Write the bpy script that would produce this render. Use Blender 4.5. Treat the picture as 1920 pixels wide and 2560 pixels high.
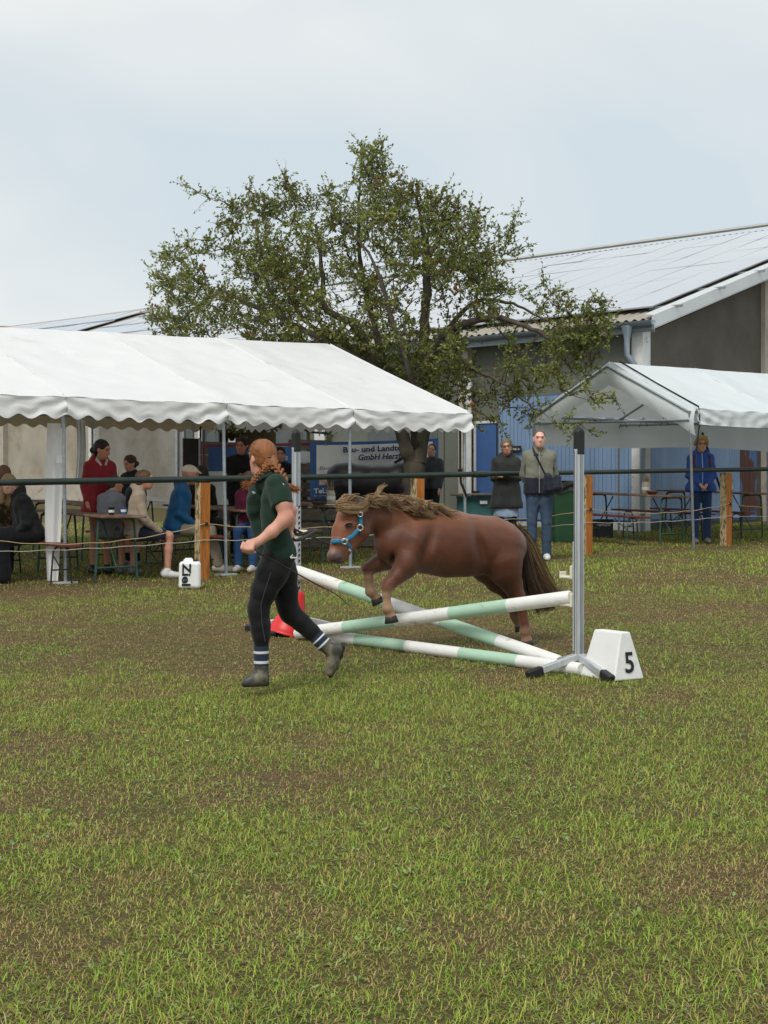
import bpy, math, random
import numpy as np
from mathutils import Vector, Matrix, Euler
from mathutils import noise as mnoise
random.seed(7); RNG = np.random.default_rng(11)
for _o in list(bpy.data.objects): bpy.data.objects.remove(_o)
scene = bpy.context.scene
COL = scene.collection

# ------------------------------------------------------------------ camera, sky, sun, exposure
FPX, CU, HV, CAMZ, SLOPE = 3700.0, 960.0, 1250.0, 1.66, 0.04   # photo pixels: focal, centre column, horizon row; camera height; field slope
cam_d = bpy.data.cameras.new('camera'); cam = bpy.data.objects.new('camera', cam_d); COL.objects.link(cam)
cam_d.sensor_fit = 'VERTICAL'; cam_d.sensor_height = 36.0; cam_d.sensor_width = 27.0
cam_d.lens = FPX / 2560.0 * 36.0
cam_d.shift_y = -(1280.0 - HV) / 2560.0
cam_d.clip_start = 0.05; cam_d.clip_end = 2000
cam.location = (0, 0, CAMZ); cam.rotation_euler = (math.radians(90), 0, 0)
scene.camera = cam

SUN_EL, SUN_AZ = math.radians(52), math.radians(205)   # azimuth clockwise from +Y: behind the camera, to the left
world = bpy.data.worlds.new('World'); scene.world = world; world.use_nodes = True
wn = world.node_tree.nodes; wl = world.node_tree.links
bg = wn['Background']
sky = wn.new('ShaderNodeTexSky'); sky.sky_type = 'NISHITA'; sky.sun_disc = False
sky.sun_elevation = SUN_EL; sky.sun_rotation = SUN_AZ; sky.air_density = 1.0; sky.dust_density = 3.0
tc = wn.new('ShaderNodeTexCoord')
mp = wn.new('ShaderNodeMapping'); mp.inputs['Scale'].default_value = (1.0, 1.0, 2.6); mp.inputs['Location'].default_value = (2.35, 0.4, 0.2)
nz = wn.new('ShaderNodeTexNoise'); nz.inputs['Scale'].default_value = 2.3; nz.inputs['Detail'].default_value = 4; nz.inputs['Roughness'].default_value = 0.45
nz.inputs['Distortion'].default_value = 0.6
rp = wn.new('ShaderNodeValToRGB')
rp.color_ramp.elements[0].position = 0.38; rp.color_ramp.elements[0].color = (0.50, 0.562, 0.60, 1)
rp.color_ramp.elements[1].position = 0.64; rp.color_ramp.elements[1].color = (0.652, 0.668, 0.664, 1)
scl = wn.new('ShaderNodeVectorMath'); scl.operation = 'SCALE'; scl.inputs['Scale'].default_value = 0.07
cl10 = wn.new('ShaderNodeMix'); cl10.data_type = 'RGBA'; cl10.inputs['Factor'].default_value = 0.93
wl.new(tc.outputs['Generated'], mp.inputs['Vector']); wl.new(mp.outputs['Vector'], nz.inputs['Vector'])
wl.new(nz.outputs['Fac'], rp.inputs['Fac']); wl.new(sky.outputs['Color'], scl.inputs[0])
wl.new(scl.outputs['Vector'], cl10.inputs['A']); wl.new(rp.outputs['Color'], cl10.inputs['B'])
wl.new(cl10.outputs['Result'], bg.inputs['Color']); bg.inputs['Strength'].default_value = 1.0

sun_d = bpy.data.lights.new('sun', 'SUN'); sun = bpy.data.objects.new('sun', sun_d); COL.objects.link(sun)
sun_d.energy = 1.5; sun_d.angle = math.radians(22); sun_d.color = (1.0, 0.965, 0.91)
_sd = Vector((math.sin(SUN_AZ) * math.cos(SUN_EL), math.cos(SUN_AZ) * math.cos(SUN_EL), math.sin(SUN_EL)))
sun.rotation_euler = _sd.to_track_quat('Z', 'Y').to_euler(); sun.location = (0, 0, 30)
vs = scene.view_settings
vs.view_transform = 'Standard'; vs.look = 'None'; vs.gamma = 1.0; vs.use_curve_mapping = False; vs.exposure = 0.45
scene.render.engine = 'CYCLES'

# ------------------------------------------------------------------ positions: a photo pixel plus a depth gives a point
def gz(y): return SLOPE * y if y < 60 else SLOPE * 60
def W(u, v, Y): return Vector(((u - CU) / FPX * Y, Y, CAMZ + (HV - v) / FPX * Y))
def G(u, Y): return Vector(((u - CU) / FPX * Y, Y, gz(Y)))
def Gv(u, v): return G(u, CAMZ * FPX / (v - (HV - SLOPE * FPX)))
AX = Vector((0.82, 0.572, 0)).normalized()      # along tents and fence
BX = Vector((-AX.y, AX.x, 0))                   # into the tents, away from the field
UP = Vector((0, 0, 1))

# ------------------------------------------------------------------ materials
def srgb(r, g, b):
    f = lambda c: (c / 255 / 12.92) if c / 255 <= 0.04045 else ((c / 255 + 0.055) / 1.055) ** 2.4
    return (f(r), f(g), f(b))
def mat(name, col, rough=0.6, var=0.25, vscale=6.0, bump=0.0, bscale=40.0, spec=0.4, metal=0.0, attr=None, trans=0.0,
        stain=None, stain_scale=3.0, stain_cut=(0.5, 0.7), stretch=None, coat=0.0, col2=None, sheen=0.0):
    m = bpy.data.materials.new(name); m.use_nodes = True
    N = m.node_tree.nodes; L = m.node_tree.links; b = N['Principled BSDF']
    b.inputs['Roughness'].default_value = rough; b.inputs['Metallic'].default_value = metal
    b.inputs['Specular IOR Level'].default_value = spec; b.inputs['Coat Weight'].default_value = coat
    if sheen: b.inputs['Sheen Weight'].default_value = sheen
    t = N.new('ShaderNodeTexCoord'); vec = t.outputs['Object']
    if stretch:
        mpp = N.new('ShaderNodeMapping'); mpp.inputs['Scale'].default_value = stretch; L.new(vec, mpp.inputs['Vector']); vec = mpp.outputs['Vector']
    n = N.new('ShaderNodeTexNoise'); n.inputs['Scale'].default_value = vscale; n.inputs['Detail'].default_value = 5; L.new(vec, n.inputs['Vector'])
    r = N.new('ShaderNodeMapRange'); r.inputs['From Min'].default_value = 0.25; r.inputs['From Max'].default_value = 0.75
    r.inputs['To Min'].default_value = 1 - var; r.inputs['To Max'].default_value = 1 + var; L.new(n.outputs['Fac'], r.inputs['Value'])
    if attr:
        a = N.new('ShaderNodeAttribute'); a.attribute_name = attr; csock = a.outputs['Color']
    else:
        c = N.new('ShaderNodeRGB'); c.outputs[0].default_value = (*col, 1); csock = c.outputs[0]
    if col2:
        mm = N.new('ShaderNodeMix'); mm.data_type = 'RGBA'; L.new(n.outputs['Fac'], mm.inputs['Factor']); L.new(csock, mm.inputs['A']); mm.inputs['B'].default_value = (*col2, 1); csock = mm.outputs['Result']
    mul = N.new('ShaderNodeVectorMath'); mul.operation = 'SCALE'; L.new(csock, mul.inputs[0]); L.new(r.outputs['Result'], mul.inputs['Scale'])
    out = mul.outputs['Vector']
    if stain:
        n2 = N.new('ShaderNodeTexNoise'); n2.inputs['Scale'].default_value = stain_scale; n2.inputs['Detail'].default_value = 7; n2.inputs['Roughness'].default_value = 0.65; L.new(vec, n2.inputs['Vector'])
        r2 = N.new('ShaderNodeMapRange'); r2.inputs['From Min'].default_value = stain_cut[0]; r2.inputs['From Max'].default_value = stain_cut[1]; L.new(n2.outputs['Fac'], r2.inputs['Value'])
        mx = N.new('ShaderNodeMix'); mx.data_type = 'RGBA'; L.new(r2.outputs['Result'], mx.inputs['Factor']); L.new(out, mx.inputs['A']); mx.inputs['B'].default_value = (*stain, 1); out = mx.outputs['Result']
    L.new(out, b.inputs['Base Color'])
    if bump:
        n3 = N.new('ShaderNodeTexNoise'); n3.inputs['Scale'].default_value = bscale; n3.inputs['Detail'].default_value = 4; L.new(vec, n3.inputs['Vector'])
        bp = N.new('ShaderNodeBump'); bp.inputs['Strength'].default_value = bump; bp.inputs['Distance'].default_value = 0.01; L.new(n3.outputs['Fac'], bp.inputs['Height']); L.new(bp.outputs['Normal'], b.inputs['Normal'])
    if trans:
        tr = N.new('ShaderNodeBsdfTranslucent'); L.new(out, tr.inputs['Color']); ms = N.new('ShaderNodeMixShader'); ms.inputs['Fac'].default_value = trans
        L.new(b.outputs['BSDF'], ms.inputs[1]); L.new(tr.outputs['BSDF'], ms.inputs[2]); L.new(ms.outputs['Shader'], N['Material Output'].inputs['Surface'])
    return m

# ------------------------------------------------------------------ mesh helpers
def np_mesh(name, V, F, smooth=False, loops=None):
    """V (n,3) array; F list of index arrays/tuples, or an (m,k) int array."""
    me = bpy.data.meshes.new(name)
    V = np.asarray(V, dtype=np.float32)
    if isinstance(F, np.ndarray):
        k = F.shape[1]; me.vertices.add(len(V)); me.vertices.foreach_set('co', V.ravel())
        me.loops.add(F.size); me.loops.foreach_set('vertex_index', F.ravel().astype(np.int32))
        me.polygons.add(len(F)); me.polygons.foreach_set('loop_start', np.arange(0, F.size, k, dtype=np.int32))
        try: me.polygons.foreach_set('loop_total', np.full(len(F), k, dtype=np.int32))
        except Exception: pass
        me.update(calc_edges=True); me.validate()
    else:
        me.from_pydata([tuple(map(float, v)) for v in V], [], [tuple(int(i) for i in f) for f in F]); me.update()
    if smooth: me.polygons.foreach_set('use_smooth', np.ones(len(me.polygons), dtype=bool))
    return me
def set_col(me, C):
    a = me.color_attributes.new('Col', 'FLOAT_COLOR', 'POINT')
    C = np.asarray(C, dtype=np.float32); a.data.foreach_set('color', np.c_[C, np.ones(len(C), dtype=np.float32)].ravel())

class MB:
    def __init__(s): s.V = []; s.F = []; s.S = []
    def _add(s, vs_, fs, smooth=False):
        o = len(s.V); s.V += [Vector(v) for v in vs_]; s.F += [tuple(i + o for i in f) for f in fs]; s.S += [smooth] * len(fs); return s
    def box(s, c, size, ax=None, ay=None, az=None, bev=0.0):
        c = Vector(c); ax = Vector(ax) if ax else Vector((1, 0, 0)); az = Vector(az) if az else UP
        ay = Vector(ay) if ay else az.cross(ax); hx, hy, hz = [q / 2 for q in size]
        if bev <= 0:
            vs_ = [c + ax * (hx * i) + ay * (hy * j) + az * (hz * k) for i in (-1, 1) for j in (-1, 1) for k in (-1, 1)]
            return s._add(vs_, [(0, 1, 3, 2), (4, 6, 7, 5), (0, 4, 5, 1), (2, 3, 7, 6), (0, 2, 6, 4), (1, 5, 7, 3)])
        b = min(bev, hx * .9, hy * .9, hz * .9); P = []
        for i in (-1, 1):
            for j in (-1, 1):
                for k in (-1, 1):
                    P += [c + ax * ((hx - b) * i) + ay * ((hy - b) * j) + az * (hz * k), c + ax * ((hx - b) * i) + ay * (hy * j) + az * ((hz - b) * k), c + ax * (hx * i) + ay * ((hy - b) * j) + az * ((hz - b) * k)]
        ix = lambda i, j, k, q: ((i > 0) * 4 + (j > 0) * 2 + (k > 0)) * 3 + q
        F = []
        for e in (-1, 1):
            F += [[ix(-1, -1, e, 0), ix(1, -1, e, 0), ix(1, 1, e, 0), ix(-1, 1, e, 0)], [ix(-1, e, -1, 1), ix(1, e, -1, 1), ix(1, e, 1, 1), ix(-1, e, 1, 1)], [ix(e, -1, -1, 2), ix(e, 1, -1, 2), ix(e, 1, 1, 2), ix(e, -1, 1, 2)]]
            for g in (-1, 1):
                F += [[ix(-1, e, g, 0), ix(1, e, g, 0), ix(1, e, g, 1), ix(-1, e, g, 1)], [ix(e, -1, g, 0), ix(e, 1, g, 0), ix(e, 1, g, 2), ix(e, -1, g, 2)], [ix(e, g, -1, 1), ix(e, g, 1, 1), ix(e, g, 1, 2), ix(e, g, -1, 2)]]
                for h in (-1, 1): F.append([ix(e, g, h, 0), ix(e, g, h, 1), ix(e, g, h, 2)])
        return s._add(P, F)
    def tube(s, pts, r, n=8, cap=True, smooth=True, flat=None):
        pts = [Vector(p) for p in pts]; rs = list(r) if hasattr(r, '__len__') else [r] * len(pts); rings = []
        t0 = (pts[1] - pts[0]).normalized(); ref = Vector((0, 0, 1)) if abs(t0.z) < .9 else Vector((1, 0, 0)); prev = None
        for i, p in enumerate(pts):
            t = (pts[min(i + 1, len(pts) - 1)] - pts[max(i - 1, 0)]).normalized()
            a = ref - t * ref.dot(t) if prev is None else prev - t * prev.dot(t); a.normalize(); prev = a; b = t.cross(a)
            fx = flat if flat else 1.0
            rings.append([p + a * (rs[i] * math.cos(2 * math.pi * k / n)) + b * (rs[i] * fx * math.sin(2 * math.pi * k / n)) for k in range(n)])
        vs_ = [v for R in rings for v in R]; fs = []
        for i in range(len(pts) - 1):
            for k in range(n): fs.append((i * n + k, i * n + (k + 1) % n, (i + 1) * n + (k + 1) % n, (i + 1) * n + k))
        s._add(vs_, fs, smooth)
        if cap: s._add(rings[0][::-1], [tuple(range(n))]); s._add(rings[-1], [tuple(range(n))])
        return s
    def lathe(s, c, prof, n=20, axis=None, smooth=True, cap=True):
        c = Vector(c); az = Vector(axis).normalized() if axis else UP; ref = Vector((1, 0, 0)) if abs(az.x) < .9 else Vector((0, 1, 0))
        ax = (ref - az * ref.dot(az)).normalized(); ay = az.cross(ax)
        vs_ = [c + az * h + (ax * math.cos(2 * math.pi * k / n) + ay * math.sin(2 * math.pi * k / n)) * r for (r, h) in prof for k in range(n)]
        fs = [(i * n + k, i * n + (k + 1) % n, (i + 1) * n + (k + 1) % n, (i + 1) * n + k) for i in range(len(prof) - 1) for k in range(n)]
        s._add(vs_, fs, smooth)
        if cap: s._add(vs_[:n][::-1], [tuple(range(n))]); s._add(vs_[-n:], [tuple(range(n))])
        return s
    def poly(s, pts): return s._add(pts, [tuple(range(len(pts)))])
    def prism(s, pts, d):
        d = Vector(d); n = len(pts); p2 = [Vector(p) + d for p in pts]
        return s._add([Vector(p) for p in pts] + p2, [tuple(range(n))[::-1], tuple(range(n, 2 * n))] + [(i, (i + 1) % n, n + (i + 1) % n, n + i) for i in range(n)])
    def grid(s, fn, nu, nv, smooth=True):
        vs_ = [fn(i / nu, j / nv) for i in range(nu + 1) for j in range(nv + 1)]
        return s._add(vs_, [(i * (nv + 1) + j, (i + 1) * (nv + 1) + j, (i + 1) * (nv + 1) + j + 1, i * (nv + 1) + j + 1) for i in range(nu) for j in range(nv)], smooth)
    def build(s, name, m, parent=None, **props):
        off = parent_off(parent)
        me = bpy.data.meshes.new(name); me.from_pydata([tuple(v - off) for v in s.V], [], s.F); me.update()
        import bmesh as _bm
        b = _bm.new(); b.from_mesh(me); _bm.ops.recalc_face_normals(b, faces=b.faces); b.to_mesh(me); b.free()
        me.polygons.foreach_set('use_smooth', np.array(s.S, dtype=bool))
        return link(name, me, m, parent, **props)
ORG = {}
def parent_off(p):
    o = Vector((0, 0, 0))
    while p is not None: o = o + ORG.get(p.name, Vector((0, 0, 0))); p = p.parent
    return o
def link(name, me, m, parent=None, **props):
    o = bpy.data.objects.new(name, me); COL.objects.link(o)
    if m is not None:
        for q in (m if isinstance(m, (list, tuple)) else [m]): me.materials.append(q)
    if parent is not None: o.parent = parent
    for k, v in props.items(): o[k] = v
    return o
def thing(name, loc, label, category, group=None):
    """Empty at the base of a thing; children are given in world coordinates and stored relative to it."""
    o = bpy.data.objects.new(name, None); COL.objects.link(o); o.location = loc; o.empty_display_size = 0.1
    ORG[o.name] = Vector(loc); o['label'] = label; o['category'] = category
    if group: o['group'] = group
    return o
def np_build(name, V, F, m, parent=None, smooth=True, C=None, **props):
    off = np.array(parent_off(parent)); me = np_mesh(name, np.asarray(V) - off, F, smooth)
    if C is not None: set_col(me, C)
    return link(name, me, m, parent, **props)
def tag(o, label, category, group=None):
    o['label'] = label; o['category'] = category
    if group: o['group'] = group
    return o
def text_mesh(name, body, size, origin, xdir, zdir, m, parent=None, shear=0.0, bold=0.0, width=None, lift=0.004):
    cu = bpy.data.curves.new('lettering_curve', 'FONT'); cu.body = body; cu.size = size; cu.shear = shear; cu.offset = bold; cu.resolution_u = 3; cu.extrude = 0.0008
    to = bpy.data.objects.new('lettering_tmp', cu); COL.objects.link(to); dg = bpy.context.evaluated_depsgraph_get(); dg.update()
    me = bpy.data.meshes.new_from_object(to.evaluated_get(dg)); bpy.data.objects.remove(to)
    n = len(me.vertices); co = np.zeros(n * 3, dtype=np.float32); me.vertices.foreach_get('co', co); co = co.reshape(-1, 3)
    if width: co[:, 0] *= width / max(1e-6, co[:, 0].max() - co[:, 0].min())
    xd = Vector(xdir).normalized(); zd = Vector(zdir).normalized(); nd = xd.cross(zd)
    out = np.array(origin)[None] + co[:, :1] * np.array(xd) + co[:, 1:2] * np.array(zd) + (co[:, 2:3] + lift) * np.array(nd) - np.array(parent_off(parent))
    me.vertices.foreach_set('co', out.astype(np.float32).ravel()); me.update(); me.name = name; me.materials.clear()
    return link(name, me, m, parent)

# ------------------------------------------------------------------ smooth bodies: signed distance of cones and ellipsoids, meshed with surface nets
def surface_nets(d, org, h):
    s = d < 0; nx, ny, nz_ = d.shape
    c = np.zeros((nx - 1, ny - 1, nz_ - 1), dtype=np.int8)
    for i in (0, 1):
        for j in (0, 1):
            for k in (0, 1): c += s[i:nx - 1 + i, j:ny - 1 + j, k:nz_ - 1 + k]
    I = np.argwhere((c > 0) & (c < 8)); idx = np.full(c.shape, -1, dtype=np.int32); idx[I[:, 0], I[:, 1], I[:, 2]] = np.arange(len(I))
    acc = np.zeros((len(I), 3)); cnt = np.zeros(len(I))
    for ax in range(3):
        for a in (0, 1):
            for b in (0, 1):
                o0 = [0, 0, 0]; q = [x for x in range(3) if x != ax]; o0[q[0]] = a; o0[q[1]] = b; o1 = list(o0); o1[ax] = 1
                d0 = d[I[:, 0] + o0[0], I[:, 1] + o0[1], I[:, 2] + o0[2]]; d1 = d[I[:, 0] + o1[0], I[:, 1] + o1[1], I[:, 2] + o1[2]]
                m = (d0 < 0) != (d1 < 0); t = np.where(m, d0 / np.where(m, d0 - d1, 1), 0)
                p = np.array(o0)[None].repeat(len(I), 0).astype(float); p[:, ax] = t; acc[m] += p[m]; cnt += m
    V = (I + acc / np.maximum(cnt, 1)[:, None]) * h + org; Q = []
    for ax in range(3):
        q = [x for x in range(3) if x != ax]
        sl0 = [slice(None)] * 3; sl1 = [slice(None)] * 3; sl0[ax] = slice(0, -1); sl1[ax] = slice(1, None)
        e0 = s[tuple(sl0)]; e1 = s[tuple(sl1)]; E = np.argwhere(e0 != e1)
        E = E[(E[:, q[0]] > 0) & (E[:, q[1]] > 0) & (E[:, q[0]] < d.shape[q[0]] - 1) & (E[:, q[1]] < d.shape[q[1]] - 1)]
        ins = e0[E[:, 0], E[:, 1], E[:, 2]]; cs = []
        for (a, b) in ((-1, -1), (0, -1), (0, 0), (-1, 0)):
            P = E.copy(); P[:, q[0]] += a; P[:, q[1]] += b; cs.append(idx[P[:, 0], P[:, 1], P[:, 2]])
        f = np.stack(cs, 1); flip = ins if ax != 1 else ~ins; f[~flip] = f[~flip][:, ::-1]; Q.append(f)
    return V, np.concatenate(Q)
def C_(a, b, ra, rb, k=None, sy=1.0, cut=None): return dict(t='c', a=np.array(a, float), b=np.array(b, float), ra=ra, rb=rb, k=k, sy=sy, cut=cut)
def E_(c, r, M=None, k=None, neg=False): return dict(t='e', c=np.array(c, float), r=np.array(r, float), M=None if M is None else np.array(M, float), k=k, neg=neg)
def chain(pts, k=None, sy=1.0):
    return [C_(pts[i][0], pts[i + 1][0], pts[i][1], pts[i + 1][1], k, sy) for i in range(len(pts) - 1)]
def fold_noise(X, Y, Z, f, seed, n=4):
    rg = np.random.default_rng(seed); o = 0
    for i in range(n):
        v = rg.normal(size=3); v /= np.linalg.norm(v); w = rg.normal(size=3) * f * .8
        o = o + np.sin(f * (1 + i * .5) * (v[0] * X + v[1] * Y + v[2] * Z) + rg.uniform(0, 6) + 1.6 * np.sin(w[0] * X + w[1] * Y + w[2] * Z)) / (1 + i * .5)
    return o / n
def sdf_mesh(prims, h, k=0.02, cuts=(), folds=0.0, ffreq=30.0, seed=1):
    lo = np.full(3, 1e9); hi = -lo
    for p in prims:
        if p.get('neg'): continue
        if p['t'] == 'c':
            r = max(p['ra'], p['rb']) * max(1, p['sy']); lo = np.minimum(lo, np.minimum(p['a'], p['b']) - r); hi = np.maximum(hi, np.maximum(p['a'], p['b']) + r)
        else: r = p['r'].max(); lo = np.minimum(lo, p['c'] - r); hi = np.maximum(hi, p['c'] + r)
    lo -= 3 * h + .01; hi += 3 * h + .01
    n = np.ceil((hi - lo) / h).astype(int) + 1
    ax = [lo[i] + h * np.arange(n[i]) for i in range(3)]
    D = np.full(n, 0.5, dtype=np.float32)
    for p in prims:
        kk = p['k'] if p['k'] is not None else k
        if p['t'] == 'c': r = max(p['ra'], p['rb']) * max(1, p['sy']); l0 = np.minimum(p['a'], p['b']) - r; h0 = np.maximum(p['a'], p['b']) + r
        else: r = p['r'].max(); l0 = p['c'] - r; h0 = p['c'] + r
        mg = kk + 3 * h; i0 = np.clip(np.floor((l0 - mg - lo) / h).astype(int), 0, n - 1); i1 = np.clip(np.ceil((h0 + mg - lo) / h).astype(int) + 1, 1, n)
        if np.any(i1 <= i0): continue
        sl = tuple(slice(i0[q], i1[q]) for q in range(3))
        X = ax[0][sl[0]][:, None, None]; Y = ax[1][sl[1]][None, :, None]; Z = ax[2][sl[2]][None, None, :]
        if p['t'] == 'c':
            a = p['a'].copy(); b = p['b'].copy(); sy = p['sy']
            if sy != 1.0: yc = (a[1] + b[1]) / 2; Y = (Y - yc) / sy + yc; a[1] = (a[1] - yc) / sy + yc; b[1] = (b[1] - yc) / sy + yc
            v = b - a; L2 = max(1e-9, v @ v); t = ((X - a[0]) * v[0] + (Y - a[1]) * v[1] + (Z - a[2]) * v[2]) / L2
            tc_ = np.clip(t, 0, 1)
            d = np.sqrt((X - a[0] - tc_ * v[0]) ** 2 + (Y - a[1] - tc_ * v[1]) ** 2 + (Z - a[2] - tc_ * v[2]) ** 2) - (p['ra'] + (p['rb'] - p['ra']) * tc_)
            if p['cut'] == 'b' or p['cut'] == 'ab': d = np.maximum(d, (t - 1) * math.sqrt(L2))
            if p['cut'] == 'a' or p['cut'] == 'ab': d = np.maximum(d, -t * math.sqrt(L2))
        else:
            x, y, z = X - p['c'][0], Y - p['c'][1], Z - p['c'][2]; M = p['M']
            if M is not None: x, y, z = [M[0][q] * x + M[1][q] * y + M[2][q] * z for q in range(3)]
            q = np.sqrt((x / p['r'][0]) ** 2 + (y / p['r'][1]) ** 2 + (z / p['r'][2]) ** 2); d = (q - 1) * p['r'].min() * np.clip(.5 + .5 * q, .6, 1.2)
        S = D[sl]
        if p.get('neg'):
            hh = np.clip(.5 - .5 * (S + d) / max(kk, 1e-6), 0, 1); D[sl] = S * (1 - hh) - d * hh + kk * hh * (1 - hh)
        else:
            hh = np.clip(.5 + .5 * (S - d) / max(kk, 1e-6), 0, 1); D[sl] = S * (1 - hh) + d * hh - kk * hh * (1 - hh)
    X = ax[0][:, None, None]; Y = ax[1][None, :, None]; Z = ax[2][None, None, :]
    if folds: D += (folds * fold_noise(X, Y, Z, ffreq, seed)).astype(np.float32)
    for (pt, nrm) in cuts: D = np.maximum(D, ((X - pt[0]) * nrm[0] + (Y - pt[1]) * nrm[1] + (Z - pt[2]) * nrm[2]).astype(np.float32))
    return surface_nets(D, lo, h)
def lerp(a, b, t): return a + (b - a) * t
def bez(pts, n):
    """Catmull-Rom through points"""
    P = [Vector(p) for p in pts]; P = [P[0] * 2 - P[1]] + P + [P[-1] * 2 - P[-2]]; out = []; m = len(P) - 3
    for i in range(n + 1):
        s = i / n * m; k = min(int(s), m - 1); t = s - k; a, b, c, d = P[k:k + 4]
        out.append(0.5 * ((2 * b) + (c - a) * t + (2 * a - 5 * b + 4 * c - d) * t * t + (3 * b - a - 3 * c + d) * t ** 3))
    return out
def strands(paths, r0, r1=0.0006, sides=3):
    """paths (n,m,3) -> tapered thin tubes, one mesh"""
    P = np.asarray(paths); n, m, _ = P.shape
    T = np.gradient(P, axis=1); T /= np.linalg.norm(T, axis=2, keepdims=True) + 1e-9
    ref = np.array([0.3, -0.9, 0.3]); A = np.cross(T, ref); A /= np.linalg.norm(A, axis=2, keepdims=True) + 1e-9; B = np.cross(T, A)
    tt = np.linspace(0, 1, m)[None, :, None]; r0 = np.asarray(r0).reshape(-1, 1, 1); rad = (r0 * (1 - tt ** 2) + r1)
    V = np.stack([P + (A * math.cos(2 * math.pi * q / sides) + B * math.sin(2 * math.pi * q / sides)) * rad for q in range(sides)], 2).reshape(-1, 3)
    i = np.arange(n)[:, None, None] * m * sides; j = np.arange(m - 1)[None, :, None] * sides; q = np.arange(sides)[None, None, :]; q2 = (q + 1) % sides
    F = np.stack([i + j + q, i + j + q2, i + j + sides + q2, i + j + sides + q], -1).reshape(-1, 4)
    return V, F

# ================================================================== materials
M = {}
M['tent'] = mat('tent_fabric', (0.84, 0.84, 0.83), 0.55, 0.03, 2.5, 0.25, 14, 0.35, trans=0.16, stain=(0.62, 0.58, 0.50), stain_scale=1.6, stain_cut=(0.60, 0.86))
M['tent2'] = mat('tent_fabric_fresh', (0.80, 0.85, 0.86), 0.5, 0.03, 2.5, 0.2, 12, 0.4, trans=0.22)
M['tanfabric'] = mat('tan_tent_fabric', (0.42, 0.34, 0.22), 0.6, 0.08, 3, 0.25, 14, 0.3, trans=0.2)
M['galv'] = mat('galvanised_steel', (0.36, 0.40, 0.43), 0.45, 0.2, 20, 0.05, 60, 0.5, metal=0.6)
M['alu'] = mat('aluminium', (0.58, 0.60, 0.62), 0.42, 0.12, 9, 0.04, 60, 0.5, metal=0.55, stretch=(6, 6, .6))
M['blackplastic'] = mat('black_plastic', (0.015, 0.015, 0.016), 0.5, 0.3, 20, 0.1, 50)
M['strap'] = mat('black_webbing', (0.012, 0.012, 0.014), 0.8, 0.3, 60)
M['greenrail'] = mat('green_rail_paint', (0.016, 0.03, 0.024), 0.38, 0.3, 5, 0.05, 40, 0.5)
M['greenframe'] = mat('green_frame_paint', (0.03, 0.085, 0.055), 0.5, 0.3, 12, 0.05, 60, 0.4, stain=(0.16, 0.14, 0.11), stain_scale=22, stain_cut=(0.6, 0.68))
M['darkframe'] = mat('dark_frame_paint', (0.02, 0.028, 0.025), 0.5, 0.3, 12)
M['plankwood'] = mat('worn_brown_board', (0.15, 0.085, 0.05), 0.65, 0.35, 5, 0.15, 30, 0.35, stretch=(1, 1, 1), stain=(0.30, 0.24, 0.19), stain_scale=6, stain_cut=(0.5, 0.72))
M['redwood'] = mat('oxblood_board', (0.12, 0.028, 0.022), 0.6, 0.3, 5, 0.12, 30, 0.35, stain=(0.20, 0.11, 0.08), stain_scale=9, stain_cut=(0.55, 0.75))
M['oldwood'] = mat('grey_weathered_wood', (0.14, 0.115, 0.09), 0.8, 0.4, 8, 0.3, 30, 0.2, stretch=(1, 1, 6))
M['lich'] = mat('pale_cut_timber', (0.56, 0.42, 0.24), 0.8, 0.2, 12, 0.3, 60, 0.2, stretch=(1, 1, .4), stain=(0.13, 0.135, 0.075), stain_scale=30, stain_cut=(0.5, 0.56))
M['orange'] = mat('orange_stained_timber', (0.42, 0.155, 0.035), 0.75, 0.35, 9, 0.3, 50, 0.2, stretch=(3, 3, .35), stain=(0.23, 0.085, 0.025), stain_scale=6, stain_cut=(0.5, 0.68))
M['rope'] = mat('straw_rope', (0.42, 0.31, 0.17), 0.9, 0.3, 60)
M['wirewhite'] = mat('white_tape', (0.52, 0.48, 0.40), 0.8, 0.2, 60)
M['rough'] = mat('pebbledash', (0.235, 0.225, 0.20), 0.95, 0.18, 1.2, 0.9, 90, 0.1, stain=(0.15, 0.125, 0.095), stain_scale=1.1, stain_cut=(0.45, 0.8))
M['roughtan'] = mat('tan_pebbledash', (0.38, 0.345, 0.28), 0.95, 0.15, 1.4, 0.9, 80, 0.1, stain=(0.22, 0.17, 0.11), stain_scale=1.3, stain_cut=(0.5, 0.8))
M['greywall'] = mat('grey_green_wall', (0.15, 0.16, 0.135), 0.85, 0.15, 1.0, 0.3, 40, 0.2, stain=(0.09, 0.09, 0.075), stain_scale=0.9, stain_cut=(0.5, 0.8))
M['gable'] = mat('dark_roughcast', (0.135, 0.12, 0.10), 0.95, 0.2, 0.8, 1.0, 70, 0.1, stain=(0.09, 0.08, 0.065), stain_scale=0.7, stain_cut=(0.4, 0.75))
M['concrete'] = mat('concrete', (0.42, 0.38, 0.32), 0.9, 0.15, 5, 0.3, 40, 0.2, stain=(0.27, 0.19, 0.12), stain_scale=4, stain_cut=(0.58, 0.72))
M['wpost'] = mat('white_post_paint', (0.62, 0.62, 0.60), 0.7, 0.12, 5, 0.2, 40, 0.3, stain=(0.33, 0.26, 0.19), stain_scale=7, stain_cut=(0.6, 0.7))
M['blue'] = mat('faded_blue_paint', (0.20, 0.30, 0.46), 0.55, 0.16, 2.2, 0.15, 30, 0.4, stretch=(1, 1, .25), stain=(0.09, 0.16, 0.31), stain_scale=2.5, stain_cut=(0.6, 0.75))
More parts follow.
